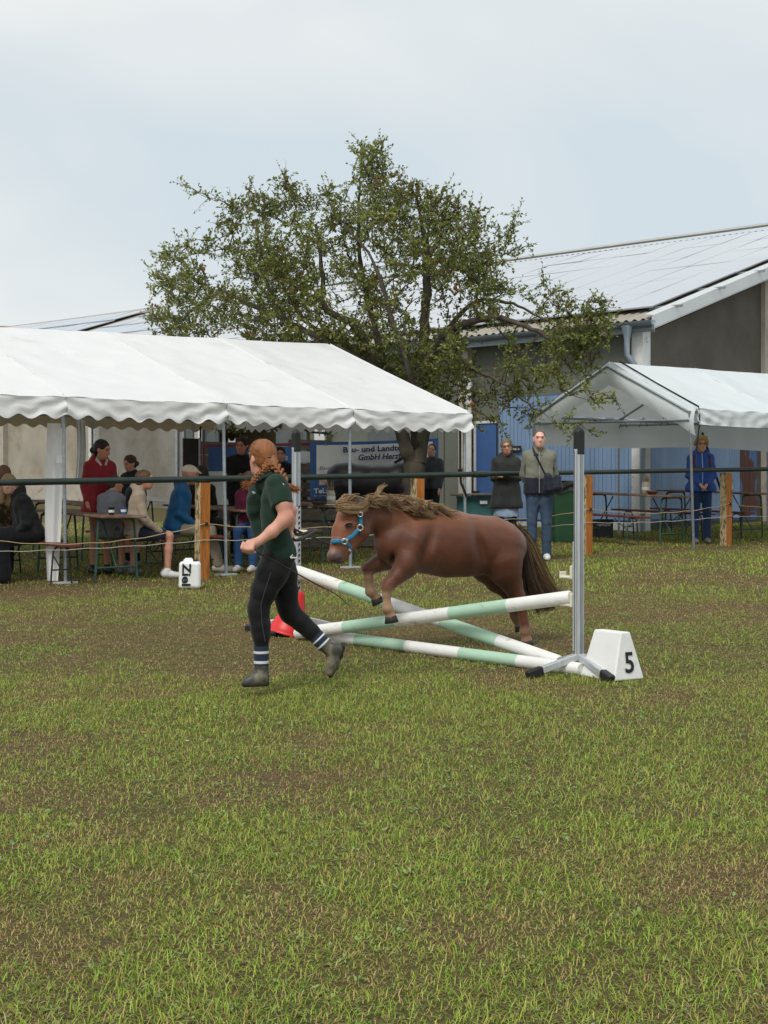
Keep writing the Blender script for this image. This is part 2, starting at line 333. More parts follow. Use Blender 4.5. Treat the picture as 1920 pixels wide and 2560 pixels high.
M['bluerust'] = mat('peeling_blue_paint', (0.07, 0.15, 0.30), 0.7, 0.2, 3, 0.2, 30, 0.3, stretch=(1, 1, .35), stain=(0.10, 0.04, 0.028), stain_scale=2.2, stain_cut=(0.47, 0.5))
M['bluedoor'] = mat('strong_blue_door', (0.035, 0.10, 0.28), 0.4, 0.12, 4, 0.1, 40, 0.5)
M['doorgrey'] = mat('grey_door_paint', (0.10, 0.115, 0.115), 0.6, 0.15, 4, 0.1, 30, 0.4)
M['roofsheet'] = mat('fibre_cement_sheet', (0.36, 0.33, 0.28), 0.85, 0.18, 1.2, 0.2, 30, 0.2, stain=(0.22, 0.20, 0.16), stain_scale=1.5, stain_cut=(0.5, 0.8))
M['flash'] = mat('pale_metal_flashing', (0.60, 0.62, 0.62), 0.4, 0.08, 1.5, 0.05, 20, 0.5, metal=0.2)
M['gutter'] = mat('zinc_gutter', (0.26, 0.31, 0.35), 0.45, 0.12, 4, 0.05, 30, 0.5, metal=0.4)
M['solar'] = mat('solar_glass', (0.40, 0.425, 0.465), 0.16, 0.05, 3, 0.0, 20, 1.0, metal=0.0, coat=1.0)
M['solarframe'] = mat('solar_frame', (0.30, 0.31, 0.32), 0.4, 0.1, 5, metal=0.6)
M['white'] = mat('white_paint', (0.78, 0.78, 0.76), 0.5, 0.06, 6, 0.15, 30, 0.4, stain=(0.50, 0.47, 0.40), stain_scale=6, stain_cut=(0.56, 0.82))
M['whitepole'] = mat('white_pole_paint', (0.78, 0.77, 0.74), 0.5, 0.06, 6, 0.15, 30, 0.4, stain=(0.36, 0.31, 0.23), stain_scale=9, stain_cut=(0.58, 0.78), stretch=(.7, 1, 2.2))
M['mint'] = mat('mint_pole_paint', (0.41, 0.60, 0.45), 0.5, 0.06, 6, 0.1, 30, 0.4, stain=(0.15, 0.22, 0.14), stain_scale=10, stain_cut=(0.60, 0.78), stretch=(.7, 1, 2.2))
M['cream'] = mat('cream_plastic', (0.72, 0.68, 0.54), 0.45, 0.08, 20)
M['black'] = mat('black_print', (0.012, 0.012, 0.013), 0.6, 0.1, 10)
M['redcone'] = mat('red_plastic', (0.66, 0.022, 0.022), 0.42, 0.1, 9, 0.05, 30, 0.5)
M['canister'] = mat('white_jerrycan_plastic', (0.80, 0.81, 0.79), 0.35, 0.05, 5, 0.05, 20, 0.5)
M['bannerblue'] = mat('banner_blue', (0.05, 0.125, 0.33), 0.5, 0.1, 4, 0.2, 8, 0.4)
M['bannerwhite'] = mat('banner_white', (0.80, 0.80, 0.78), 0.5, 0.08, 2, 0.3, 6, 0.4)
M['bannerphoto'] = mat('banner_picture_print', (0.55, 0.40, 0.34), 0.5, 0.5, 14, stain=(0.50, 0.05, 0.03), stain_scale=8, stain_cut=(0.52, 0.56))
M['printblue'] = mat('dark_blue_print', (0.03, 0.05, 0.13), 0.5, 0.05, 10)
M['maroon'] = mat('maroon_rail_paint', (0.14, 0.025, 0.03), 0.6, 0.2, 6)
M['teal'] = mat('teal_barrel_paint', (0.035, 0.12, 0.125), 0.45, 0.2, 5, 0.08, 20, 0.5)
M['binGreen'] = mat('green_bin_plastic', (0.02, 0.075, 0.03), 0.5, 0.12, 6, 0.05, 30, 0.4)
M['bag'] = mat('black_bin_liner', (0.012, 0.012, 0.013), 0.28, 0.3, 14, 0.6, 20, 0.6)
M['glass'] = mat('jar_glass', (0.42, 0.38, 0.26), 0.15, 0.2, 20, 0.05, 30, 0.6)
M['straw'] = mat('dried_grass_bunch', (0.34, 0.24, 0.12), 0.9, 0.4, 40)
M['paper'] = mat('white_paper', (0.74, 0.74, 0.71), 0.7, 0.05, 10)
M['tan'] = mat('tan_interior_wall', (0.30, 0.235, 0.13), 0.9, 0.2, 1.5, 0.3, 30, 0.2)
M['brownboard'] = mat('dark_brown_board', (0.035, 0.026, 0.022), 0.6, 0.3, 5, 0.1, 20)
M['crate'] = mat('black_crate_plastic', (0.02, 0.022, 0.022), 0.5, 0.2, 10)
M['farroof'] = mat('brown_tile_roof', (0.22, 0.15, 0.095), 0.9, 0.2, 1, 0.3, 10)

# ================================================================== ground
def vnoise(x, y, seed):
    rg = np.random.default_rng(seed); T = rg.random((256, 256)); xi = np.floor(x).astype(int); yi = np.floor(y).astype(int); fx = x - xi; fy = y - yi
    fx = fx * fx * (3 - 2 * fx); fy = fy * fy * (3 - 2 * fy); g = lambda a, b: T[a % 256, b % 256]
    return (g(xi, yi) * (1 - fx) + g(xi + 1, yi) * fx) * (1 - fy) + (g(xi, yi + 1) * (1 - fx) + g(xi + 1, yi + 1) * fx) * fy
def fbm(x, y, seed, o=4): return sum(vnoise(x * 2 ** i, y * 2 ** i, seed + i) * .5 ** i for i in range(o)) / sum(.5 ** i for i in range(o))
FP = Vector((-2.19, 17.8, 0)); FD = Vector((0.802, 0.597, 0)).normalized()       # fence line
def fence_side(x, y): return (y - FP.y) * FD.x - (x - FP.x) * FD.y               # + beyond the fence
def greenness(x, y):
    g = fbm(x * .75 + 3, y * .62 + 9, 5) * .55 + fbm(x * 2.6, y * 2.2, 21, 3) * .45
    g = g + .17 * np.exp(-((y - 8.3) / 1.5) ** 2) - .07 * np.exp(-((y - 12.6) / 2.0) ** 2) * (x < 1.2) - .05 * np.exp(-((y - 5.2) / .9) ** 2) * (x < .2) * (x > -.6)
    g = (g - .5) * 1.35 + .5; f = fence_side(x, y); g = g - .16 * np.exp(-((f + .25) / .5) ** 2) - .05 * (f > 0)
    return g
gm = bpy.data.materials.new('field_soil_and_thatch'); gm.use_nodes = True
_N = gm.node_tree.nodes; _L = gm.node_tree.links; _b = _N['Principled BSDF']; _b.inputs['Roughness'].default_value = 0.95; _b.inputs['Specular IOR Level'].default_value = 0.1
_t = _N.new('ShaderNodeTexCoord'); _a = _N.new('ShaderNodeTexNoise'); _a.inputs['Scale'].default_value = 1.1; _a.inputs['Detail'].default_value = 8; _a.inputs['Roughness'].default_value = .7
_c = _N.new('ShaderNodeTexNoise'); _c.inputs['Scale'].default_value = 55; _c.inputs['Detail'].default_value = 6; _c.inputs['Roughness'].default_value = .75
_r1 = _N.new('ShaderNodeValToRGB'); _e = _r1.color_ramp.elements; _e[0].position = .3; _e[0].color = (0.066, 0.045, 0.027, 1); _e[1].position = .72; _e[1].color = (0.25, 0.18, 0.098, 1)
_x = _e.new(.5); _x.color = (0.128, 0.09, 0.051, 1)
_r2 = _N.new('ShaderNodeValToRGB'); _e = _r2.color_ramp.elements; _e[0].position = .42; _e[0].color = (0, 0, 0, 1); _e[1].position = .62; _e[1].color = (1, 1, 1, 1)
_m = _N.new('ShaderNodeMix'); _m.data_type = 'RGBA'; _m.inputs['B'].default_value = (0.095, 0.105, 0.03, 1)
_mf = _N.new('ShaderNodeMath'); _mf.operation = 'MULTIPLY'; _mf.inputs[1].default_value = .75
_bp = _N.new('ShaderNodeBump'); _bp.inputs['Strength'].default_value = .9; _bp.inputs['Distance'].default_value = .02
for s_ in (_a, _c): _L.new(_t.outputs['Object'], s_.inputs['Vector'])
_L.new(_c.outputs['Fac'], _r1.inputs['Fac']); _L.new(_a.outputs['Fac'], _r2.inputs['Fac']); _L.new(_r2.outputs['Color'], _mf.inputs[0]); _L.new(_mf.outputs[0], _m.inputs['Factor'])
_L.new(_r1.outputs['Color'], _m.inputs['A']); _L.new(_m.outputs['Result'], _b.inputs['Base Color']); _L.new(_c.outputs['Fac'], _bp.inputs['Height']); _L.new(_bp.outputs['Normal'], _b.inputs['Normal'])
ys = [-40, 0, 60, 61, 600]; xs = [-300, -30, 30, 300]
_V = [(x, y, gz(y)) for y in ys for x in xs]; _F = [(j * 4 + i, j * 4 + i + 1, (j + 1) * 4 + i + 1, (j + 1) * 4 + i) for j in range(4) for i in range(3)]
_g = link('ground', np_mesh('ground', _V, _F), gm, kind='structure')

# ================================================================== barn
DV = Vector((-0.7420, 0.6707, 0)).normalized(); NV = Vector((DV.y, -DV.x, 0)); P0 = Vector((4.74, 27.2, 0)); BAY = 4.1
def bw(k, z, out=0.0): p = P0 + DV * (BAY * k) - NV * out; return Vector((p.x, p.y, z))
def gw(t, z, out=0.0): p = P0 + NV * t - DV * out; return Vector((p.x, p.y, z))
EZ, PITCH, RB = 4.92, 0.317, 10.7
barn = thing('barn', (P0.x, P0.y, 1.0), 'long grey barn with a solar roof and blue plank doors behind the tents', 'barn')
def slab(a, b, z0, z1, th, nrm, name, m, par=barn, z1b=None, **kw):
    a = Vector(a); b = Vector(b); d = Vector(nrm) * th; q = MB(); q.prism([(a.x, a.y, z0), (b.x, b.y, z0), (b.x, b.y, z1b or z1), (a.x, a.y, z1)], d); return q.build(name, m, par, **kw)
KM = 9
wallmats = {0: 'greywall', 1: 'greywall', 3: 'rough', 4: 'roughtan'}
for k in range(KM):
    if k == 2: continue
    slab(bw(k + .02, 0), bw(k + .98, 0), 0.9, 4.8, .2, NV, 'wall_panel', M[wallmats.get(k, 'roughtan')])
for k in range(KM + 1):      # posts stand proud of the wall
    q = MB(); q.box(bw(k, 2.9, .03), (.24, .26, 3.9), DV, NV); q.build('post', M['concrete'] if k % 2 else M['wpost'], barn)
for k in (1, 2, 3): q = MB(); q.box(bw(k - .04, 2.6, .17), (.12, .03, 3.0), DV, NV); q.build('post_cover', M['wpost'], barn)
# lower pale plinth stripe on the roughcast bays
for k in (3, 4, 5): slab(bw(k + .03, 0, .012), bw(k + .97, 0, .012), 0.95, 2.25, .012, NV, 'plinth_band', M['concrete'] if k != 3 else M['rough'])
# bay 2: half open, a tan inner wall behind and a grey door leaf at each side
slab(bw(1.6, 0, -2.2), bw(4.2, 0, -2.2), .9, 4.8, .1, NV, 'inner_wall', M['tan'])
slab(bw(2.02, 0), bw(2.98, 0), 4.1, 4.8, .2, NV, 'lintel', M['greywall'])
slab(bw(2.02, 0), bw(2.1, 0), .9, 4.1, .2, NV, 'wall_panel', M['greywall'])
def leaf(k0, k1, z0, z1, m, out=.03):
    d = slab(bw(k0, 0, out), bw(k1, 0, out), z0, z1, .05, NV, 'door', m)
    w = (k1 - k0)
    for (a, b) in ((z0 + .15, lerp(z0, z1, .46)), (lerp(z0, z1, .54), z1 - .15)):
        slab(bw(k0 + w * .14, 0, out + .012), bw(k1 - w * .14, 0, out + .012), a, b, .012, NV, 'door_panel', M['doorgrey'], d)
    return d
leaf(2.12, 2.36, 1.2, 3.6, M['doorgrey']); leaf(2.84, 2.97, 1.2, 3.7, M['doorgrey']); leaf(3.03, 3.12, 1.3, 3.6, M['doorgrey'])
for kk in (3.14, 3.20): q = MB(); q.tube([bw(kk, 1.3, .06), bw(kk, 3.7, .06)], .04, 8); q.build('door_post', M['galv'], barn)
leaf(1.15, 1.42, 1.2, 3.5, M['greywall']); leaf(1.43, 1.70, 1.2, 3.5, M['greywall'])
# bay 0: blue vertical planks, a narrow strong-blue door with a pale frame
BZ = 3.67
n = 34
for i in range(n):
    a = .018 + (.80 - .018) * i / n; b = .018 + (.80 - .018) * (i + .93) / n
    slab(bw(a, 0, .045 + .008 * random.random()), bw(b, 0, .045 + .008 * random.random()), 1.28, BZ, .04, NV, 'plank', M['blue'])
slab(bw(.015, 0, .006), bw(.80, 0, .006), 1.22, BZ + .02, .01, NV, 'door_backing', M['bluedoor'])
slab(bw(.015, 0, .08), bw(.82, 0, .08), 1.06, 1.24, .1, NV, 'plinth', M['wpost'])
fr = slab(bw(.815, 0, .05), bw(.945, 0, .05), 1.15, 3.19, .04, NV, 'door', M['bluedoor'], label='narrow strong blue door with a pale frame')
for (a, b, z0, z1) in ((.937, .95, 1.15, 3.24), (.81, .95, 3.19, 3.24)): slab(bw(a, 0, .075), bw(b, 0, .075), z0, z1, .03, NV, 'door_frame', M['wpost'], fr)
# gable side
gab = MB(); gab.prism([gw(.1, .9), gw(2 * RB, .9), gw(2 * RB, EZ - .2), gw(RB, EZ + PITCH * RB - .2), gw(.1, EZ - .2)], DV * .2); gab.build('gable_wall', M['gable'], barn)
n = 40
for i in range(n):
    a = .18 + 4.1 * i / n; b = .18 + 4.1 * (i + .93) / n
    slab(gw(a, 0, .05 + .008 * random.random()), gw(b, 0, .05 + .008 * random.random()), 1.30, 3.9, .04, DV, 'plank', M['blue'] if i < 33 else M['bluerust'])
slab(gw(.16, 0, .01), gw(4.3, 0, .01), 1.25, 3.92, .01, DV, 'door_backing', M['bluedoor'])
for t in (4.75, 9.6): q = MB(); q.box(gw(t, 3.6, .04), (.42, .12, 5.4), NV, DV); q.build('post', M['concrete'], barn)
q = MB(); q.box(gw(7.2, 4.25, .02), (4.6, .06, .05), NV, DV); q.build('wall_joint', M['concrete'], barn)
q = MB(); q.tube([gw(5.05, 1.3, .16), gw(5.05, 5.4, .16), gw(5.1, 5.55, .1)], .045, 8); q.build('vent_pipe', M['wpost'], barn)
q = MB(); q.tube([gw(4.75, 5.15, .12), gw(4.75, 5.15, .3), gw(4.8, 5.5, .3)], .012, 6); q.box(gw(4.8, 5.08, .2), (.3, .12, .06), NV, DV); q.build('wall_lamp_bracket', M['brownboard'], barn)
# roof: corrugated sheet, flashing, gutter, downpipe, solar panels
L_ROOF = BAY * KM + .8
def rp_(t, b, dz=0.0): p = P0 + DV * t + NV * b; return Vector((p.x, p.y, EZ + PITCH * (b + .35) + dz + .006 * t * max(0, b) / RB))
nw = int(L_ROOF / .18) * 6; V = []
for i in range(nw + 1):
    t = -.45 + L_ROOF * i / nw; w = .022 * math.sin(2 * math.pi * i / 6)
    V += [rp_(t, -.32, w), rp_(t, RB, w)]
roof = np_build('roof', V, [(2 * i, 2 * i + 1, 2 * i + 3, 2 * i + 2) for i in range(nw)], M['roofsheet'], barn, smooth=True)
V = [P0 + DV * t + NV * b + UP * (EZ + .006 * t * (2 * RB - b) / RB + PITCH * ((2 * RB + .35 - b) if b > RB else b + .35)) for t in (-.45, L_ROOF - .45) for b in (RB, 2 * RB + .3)]
np_build('far_slope', V, [(0, 1, 3, 2)], M['roofsheet'], roof, smooth=False)
q = MB(); q.box(rp_(L_ROOF / 2 - .45, RB, .05), (L_ROOF, .26, .05), DV, NV); q.build('ridge_cap', M['flash'], roof)
q = MB(); a = rp_(-.47, -.34, -.18); b = rp_(-.47, RB, -.18); q.prism([a, b, b + UP * .24, a + UP * .24], DV * .05); q.build('verge_board', M['flash'], roof)
q = MB(); q.prism([a + UP * .24, b + UP * .24, b + UP * .27 + DV * .2, a + UP * .27 + DV * .2], UP * .01); q.build('verge_flashing', M['flash'], roof)
q = MB(); q.prism([a + UP * .01, b + UP * .01, b + UP * .01 + DV * .5, a + UP * .01 + DV * .5], UP * .01); q.build('soffit', M['concrete'], roof)
gpts = [(.085 * math.cos(x), .085 * math.sin(x)) for x in np.linspace(math.pi, 2 * math.pi, 9)]
V = []; 
for t in (-.5, L_ROOF - .5):
    for (x, z) in gpts: p = P0 + DV * t - NV * (.42 - x); V.append((p.x, p.y, EZ - .03 + z))
np_build('gutter', V, [(i, i + 1, 10 + i, 9 + i) for i in range(8)] + [tuple(range(9))], M['gutter'], barn)
q = MB(); q.box(bw((L_ROOF / 2 - .45) / BAY, EZ - .12, .3), (L_ROOF, .03, .2), DV, NV); q.build('fascia', M['gutter'], barn)
dp = P0 + DV * .05 - NV * .42
q = MB(); q.lathe((dp.x, dp.y, EZ - .45), [(.05, 0), (.055, .12), (.10, .32), (.11, .36)], 12, cap=False)
d2 = P0 - NV * .17 - DV * .12
q.tube([(dp.x, dp.y, EZ - .42), (dp.x, dp.y, EZ - .62), (d2.x, d2.y, EZ - .98), (d2.x, d2.y, EZ - 1.2), (d2.x, d2.y, 1.1)], .052, 12); q.build('downpipe', M['gutter'], barn)
pm = MB(); pm.box((0, 0, 0), (.986, 1.642, .035), bev=.006); pme = pm.build('solar_panel_master', M['solar']).data; bpy.data.objects.remove(bpy.data.objects['solar_panel_master'])
sl = Vector((NV.x, NV.y, PITCH)).normalized(); up_n = DV.cross(sl); up_n = up_n if up_n.z > 0 else -up_n
for r in range(6):
    for c in range(38):
        if c in (25,): continue
        t = .45 + c * 1.0 + (.25 if c > 25 else 0); b = .30 + (r + .5) * 1.645 / math.sqrt(1 + PITCH ** 2)
        if b > 9.9: continue
        o = bpy.data.objects.new('solar_panel', pme); COL.objects.link(o); o.parent = roof
        tw = Vector((random.gauss(0, .004), random.gauss(0, .004), 0)); nn = (up_n + tw).normalized(); ay = (sl - nn * sl.dot(nn)).normalized(); axx = ay.cross(nn)
        mw = Matrix((axx, ay, nn)).transposed().to_4x4(); mw.translation = rp_(t, b, .11 + .004 * random.random()) - ORG[barn.name]; o.matrix_local = mw
for r in range(7):
    a = rp_(-.25, .42 + r * 1.57, .06); q = MB(); q.box(a, (.7, .05, .05), DV, sl); q.build('mounting_rail', M['solarframe'], roof)
# low brown roofed building far left
fb = thing('outbuilding', (-21, 72, 2.4), 'distant building with a low brown roof at the far left edge', 'building')
q = MB(); q.prism([(-30, 72, 2.3), (-17.2, 72, 2.3), (-17.2, 72, 9.4), (-30, 72, 9.4)], (0, 8, 0)); q.build('wall', M['roughtan'], fb)
q = MB(); q.prism([(-31, 71.5, 9.4), (-16.6, 71.5, 9.42), (-18.4, 75.5, 10.4), (-29, 75.5, 10.4)], (0, 0, .14)); q.prism([(-31, 79.5, 9.4), (-16.6, 79.5, 9.42), (-18.4, 75.6, 10.4), (-29, 75.6, 10.4)], (0, 0, .14)); q.build('roof', M['farroof'], fb)

# ================================================================== tents
def wrink(x, y, s):
    a = mnoise.noise(Vector((x * 1.3, y * 1.3, s * 3.7))); return .45 * a + .22 * mnoise.noise(Vector((x * 2.6, y * 2.6, s * 5.1 + 2)))
def tent(base, ts, Wd, ze, zr, zrear, dv, scallop, fab, label, pole_front=None, rear_shift=0.0, seed=1, over=.06, feet=True, open_gable=False, ridge_in=0.0):
    T = thing('party_tent', (base.x, base.y, gz(base.y)), label, 'tent', None)
    rr = random.Random(seed); n = len(ts); hw = Wd / 2
    def P(t, w, z): p = base + AX * t + BX * w; return Vector((p.x, p.y, z))
    def zslope(t): return 0.0
    te = list(ts); te[0] += over if ts[0] > ts[-1] else -over
    for side in (0, 1):
        for i in range(n - 1):
            t0, t1 = te[i], te[i + 1]
            def fn(a, b):
                t = lerp(t0, t1, a)
                zr_ = zr + ridge_in * t
                if side == 0: w = lerp(-.06, hw, b); z = lerp(ze, zr_, b)
                else: w = lerp(Wd + .06, hw, b); z = lerp(zrear, zr_, b)
                sag = .045 * math.sin(math.pi * a) * math.sin(math.pi * min(b * 1.0, 1)) + .012 * math.sin(math.pi * a)
                wr = .05 * wrink(t * 2 + side * 31, w * 1.4, seed) + .012 * wrink(t * 7, w * 2.2 + 5, seed + 3) + .010 * math.exp(-min(a, 1 - a) * 14) * math.sin(b * 24 + i)
                rad = .018 * math.sin(a * 22 + b * 5) * math.exp(-b * 7)
                return P(t, w, z - sag + wr * (1 - math.exp(-6 * min(b, 1 - b) - .3)) + rad * .5)
            q = MB(); q.grid(fn, 26, 34); q.build('roof_panel', fab, T)
            # seam tape along the rafter
        for i in range(n - 1):
            t0, t1 = te[i], te[i + 1]; w0 = -.06 if side == 0 else Wd + .06; zt = ze if side == 0 else zrear; Lb = abs(t1 - t0); ns = max(1, round(Lb / .272))
            def fv(a, b):
                t = lerp(t0, t1, a); sc = (.5 - .5 * math.cos(2 * math.pi * ns * a)) if scallop else .5
                drop = b * (dv + (.056 * sc if scallop else 0)); e = min(a, 1 - a)
                fo = .005 * math.sin(a * 46 + b * 3 + seed) * (0.3 + b) + .04 * math.exp(-e * 9) * b + .032 * wrink(t * 2.2, b * 5, seed + 9) + .022 * math.sin(b * 9 - 26 * e + i) * math.exp(-e * 4.5)
                return P(t, w0 - (fo + .008) * (1 if side == 0 else -1), zt - .012 * math.sin(math.pi * a) - drop + .012 * wrink(t * 3, 1, seed + 5))
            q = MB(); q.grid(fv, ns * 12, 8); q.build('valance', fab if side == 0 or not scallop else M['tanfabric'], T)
    # gables
    for t, last in ((te[0], False),):
        if open_gable:
            s_ = AX * (-.0)
            def band(wa, za, wb, zb, off):
                def fb_(a, b):
                    w = lerp(wa, wb, a); z = lerp(za, zb, a); tt = t + over * .2
                    return P(tt, w + (0), z - b * lerp(.40, .36, a) + .012 * math.sin(a * 20 + b * 4)) - AX * (.05 * math.sin(b * 3.1))
                q = MB(); q.grid(fb_, 24, 6); q.build('gable_trim', fab, T)
            band(-.06, ze, hw, zr, 0); band(Wd + .06, zrear, hw, zr, 0)
        else:
            q = MB(); q.grid(lambda a, b: P(t - .01, lerp(-.05, Wd + .05, a), lerp(ze, zrear, a) - .02 if b == 0 else lerp(ze, zrear, a) - .02 + b * ((lerp(ze, zr, a * 2) if a < .5 else lerp(zr, zrear, a * 2 - 1)) - lerp(ze, zrear, a) - .01)), 30, 6); q.build('gable_sheet', fab, T)
            Ld = Wd; ns = round(Ld / .27)
            q = MB(); q.grid(lambda a, b: P(t + .02 + .012 * math.sin(a * 60), lerp(-.05, Wd + .05, a), lerp(ze, zrear, a) - b * (dv + .056 * (.5 - .5 * math.cos(2 * math.pi * ns * a)))), ns * 10, 4); q.build('valance', fab, T)
    for i in range(n):      # welded seams over the rafters and one lap along each slope
        q = MB(); q.tube([P(te[i], lerp(-.05, hw, b), lerp(ze, zr + ridge_in * te[i], b) + .006 - .012 * math.sin(b * 3.1)) for b in np.linspace(.02, .98, 14)], .016, 6, flat=.35); q.build('seam', fab, T)
    # frame
    for i, t in enumerate(ts):
        pf = P(t, 0.02, 0); tb = pole_front[i] if pole_front else pf; g0 = gz(tb.y)
        q = MB(); q.tube([(tb.x, tb.y, g0 + .005), (pf.x, pf.y, ze - .03)], .021, 10); po = q.build('pole', M['galv'], T)
        if feet: q = MB(); q.box((tb.x, tb.y, g0 + .012), (.26, .12, .022), (AX * .96 + BX * .2).normalized()); q.build('foot_plate', M['flash'], po)
        pr = P(t + rear_shift, Wd - .02, 0); g1 = gz(pr.y); q = MB(); q.tube([(pr.x, pr.y, g1), (pr.x, pr.y, zrear - .03)], .021, 8); q.build('pole', M['galv'], T)
        for (wa, za, wb, zb) in ((.02, ze, hw, zr), (Wd - .02, zrear, hw, zr)):
            q = MB(); q.tube([P(t, wa, za - .05), P(t, wb, zb - .07 + ridge_in * t)], .019, 8); q.build('rafter', M['galv'], T)
        q = MB(); q.tube([P(t, .0 + hw * .45, lerp(ze, zr, .45) - .06), P(t, hw * 1.55, lerp(zrear, zr, .45) - .06)], .014, 6)
        if not open_gable: q.build('collar_tie', M['galv'], T)
    for (w, z, k_) in ((.02, ze - .05, 0), (hw, zr - .07, ridge_in), (Wd - .02, zrear - .05, 0)):
        q = MB(); q.tube([P(ts[0], w, z + k_ * ts[0]), P(ts[-1], w, z + k_ * ts[-1])], .019, 8); q.build('purlin', M['galv'], T)
    return T, P
T1 = Vector((1.12, 20.4, 0)); ts1 = [0, -1.9, -3.77, -5.86, -7.85]
pf1 = [T1 + AX * t for t in ts1]; pf1[3] = Gv(164, 1459); pf1[2] = T1 + AX * (-3.74)
tent1, TP1 = tent(T1, ts1, 7.2, 2.845, 4.13, 3.12, .20, True, M['tent'], 'big white party tent with a scalloped edge over the seated spectators', pole_front=pf1, rear_shift=-.45, seed=3, ridge_in=.016)
R0 = Vector((4.60, 22.2, 0)); ts2 = [0, 1.97, 3.94, 5.9, 7.9]; pf2 = [R0 + AX * t for t in ts2]; pf2[0] = Gv(1734, 1373)
tent2, TP2 = tent(R0, ts2, 3.6, 3.03, 3.87, 3.12, .24, False, M['tent2'], 'smaller white party tent with an open gable on the right', pole_front=pf2, seed=8, over=-.06, feet=False, open_gable=True)
# crossbars and ties seen in the open gable
for (a, b) in (((0, .02, 2.86), (0, 3.58, 2.96)), ((1.97, .02, 2.9), (1.97, 3.58, 2.98))):
    q = MB(); q.tube([TP2(*a), TP2(*b)], .019, 8); q.build('crossbar', M['galv'], tent2)
q = MB(); q.grid(lambda a, b: TP2(.1 + 7.7 * a, 3.52 + .02 * math.sin(a * 60), 3.02 - b * (.42 + .03 * math.sin(a * 9))), 60, 4); q.build('rear_curtain', M['tent2'], tent2)
for i in range(7):
    p = TP2(1.9, .3 + i * .5, 2.93); q = MB(); q.tube([p, p + UP * .16 + BX * .1, p + BX * .2], .006, 5); q.build('tie_cord', M['strap'], tent2)
q = MB(); q.tube([TP2(.28, 1.8, 3.89), TP2(.22, .9, 3.47), TP2(.1, -.07, 3.06), TP2(.1, -.09, 2.84)], .014, 6, flat=.4); q.tube([TP2(.1, -.09, 2.84), TP2(.06, -.03, 2.2), TP2(.03, -.22, 2.12)], .012, 6); q.build('strap', M['strap'], tent2)
q = MB(); q.tube([TP2(3.9, 3.4, 2.9), TP2(4.6, 3.4, 1.4)], .02, 6); q.build('strap', M['strap'], tent2)
# gathered side curtain by the left pole, rear curtain, corner strap
p_ = T1 + AX * ts1[3]
def cur(a, b):
    uw = [(118, 152), (113, 156), (112, 153), (118, 145)]; s = b * 3; k = min(int(s), 2); f = s - k
    u = lerp(lerp(uw[k][0], uw[k + 1][0], f), lerp(uw[k][1], uw[k + 1][1], f), a); v = lerp(1058, 1452, b)
    return W(u, v, 17.30 + .018 * math.sin(a * 9) + .012 * math.sin(a * 5 + b * 6))
q = MB(); q.grid(cur, 24, 20); q.build('side_curtain', M['tent'], tent1)
q = MB(); q.grid(lambda a, b: W(lerp(190, 212, a) + 3 * math.sin(b * 4), lerp(1050, 1212 + 0 * a, b), 24.7 + .05 * math.sin(a * 16)), 18, 12); q.build('rear_curtain', M['tent'], tent1)
q = MB(); q.box(W(149, 1148, 17.2), (.07, .012, .09), AX); q.build('curtain_patch', M['white'], tent1)
pc = pf1[0]
q = MB(); q.box((pc.x - .07, pc.y, 2.35), (.03, .008, .55)); q.box((pc.x - .07, pc.y - .02, 2.05), (.06, .05, .08)); q.tube([(pc.x - .07, pc.y, 2.05), (pc.x - .06, pc.y, 1.9), (pc.x + .02, pc.y - .06, 1.70)], .017, 6); q.build('ratchet_strap', M['strap'], tent1)
q = MB(); q.box(TP1(-.4, 7.0, 2.4), (.03, .01, 1.1)); q.tube([TP1(-.45, 7.0, 2.1), TP1(-.36, 6.9, 1.95), TP1(-.45, 6.9, 1.5)], .03, 6); q.build('ratchet_strap', M['strap'], tent1)

# ================================================================== fence along the field
fence = thing('fence', (FP.x, FP.y, gz(FP.y)), 'green pipe rail on stout orange-faced timber posts along the field edge', 'fence')
def FF(t, h): p = FP + FD * t; return Vector((p.x, p.y, gz(p.y) + h))
FB = Vector((-FD.y, FD.x, 0)); PT = [-3.15, 0, 3.28, 6.41, 9.49, 12.6]
for t in PT:
    c = FF(t, .55); p = MB(); w = .066
    lean = random.uniform(-.01, .01)
    def pv(x, y, h): b = FF(t, h); return b + FD * (x * w) + FB * (y * w) + FD * (lean * h)
    zz = [-.1, .3, .6, .9, 1.155]; ring = lambda h: [pv(-1 + .0, -1, h), pv(1, -1, h), pv(1, 1, h), pv(-1, 1, h)]
    for i in range(4):
        r0 = ring(zz[i]); r1 = ring(zz[i + 1])
        for j in range(4): p._add([r0[j], r0[(j + 1) % 4], r1[(j + 1) % 4], r1[j]], [(0, 1, 2, 3)])
    p.poly(ring(1.155)); post = p.build('post', [M['lich'], M['orange']], fence)
    for f in post.data.polygons:
        nn = f.normal
        if abs(nn.dot(FB)) > .7: f.material_index = 1
    q = MB(); q.box(FF(t, .66) - FB * .075 + FD * .02, (.03, .03, .04), FD); q.build('insulator', M['blackplastic'], post)
ra = [FF(t, 1.2) for t in np.linspace(-4.6, 4.42, 24)]; rb = [FF(t, 1.2) for t in np.linspace(4.4, 13.5, 24)]
q = MB(); q.tube(ra, .037, 12); q.build('rail', M['greenrail'], fence); q = MB(); q.tube(rb, .034, 12); q.build('rail', M['greenrail'], fence)
q = MB(); q.tube([FF(4.25, 1.2), FF(4.5, 1.2)], .046, 12); q.build('rail_coupling', M['greenrail'], fence)
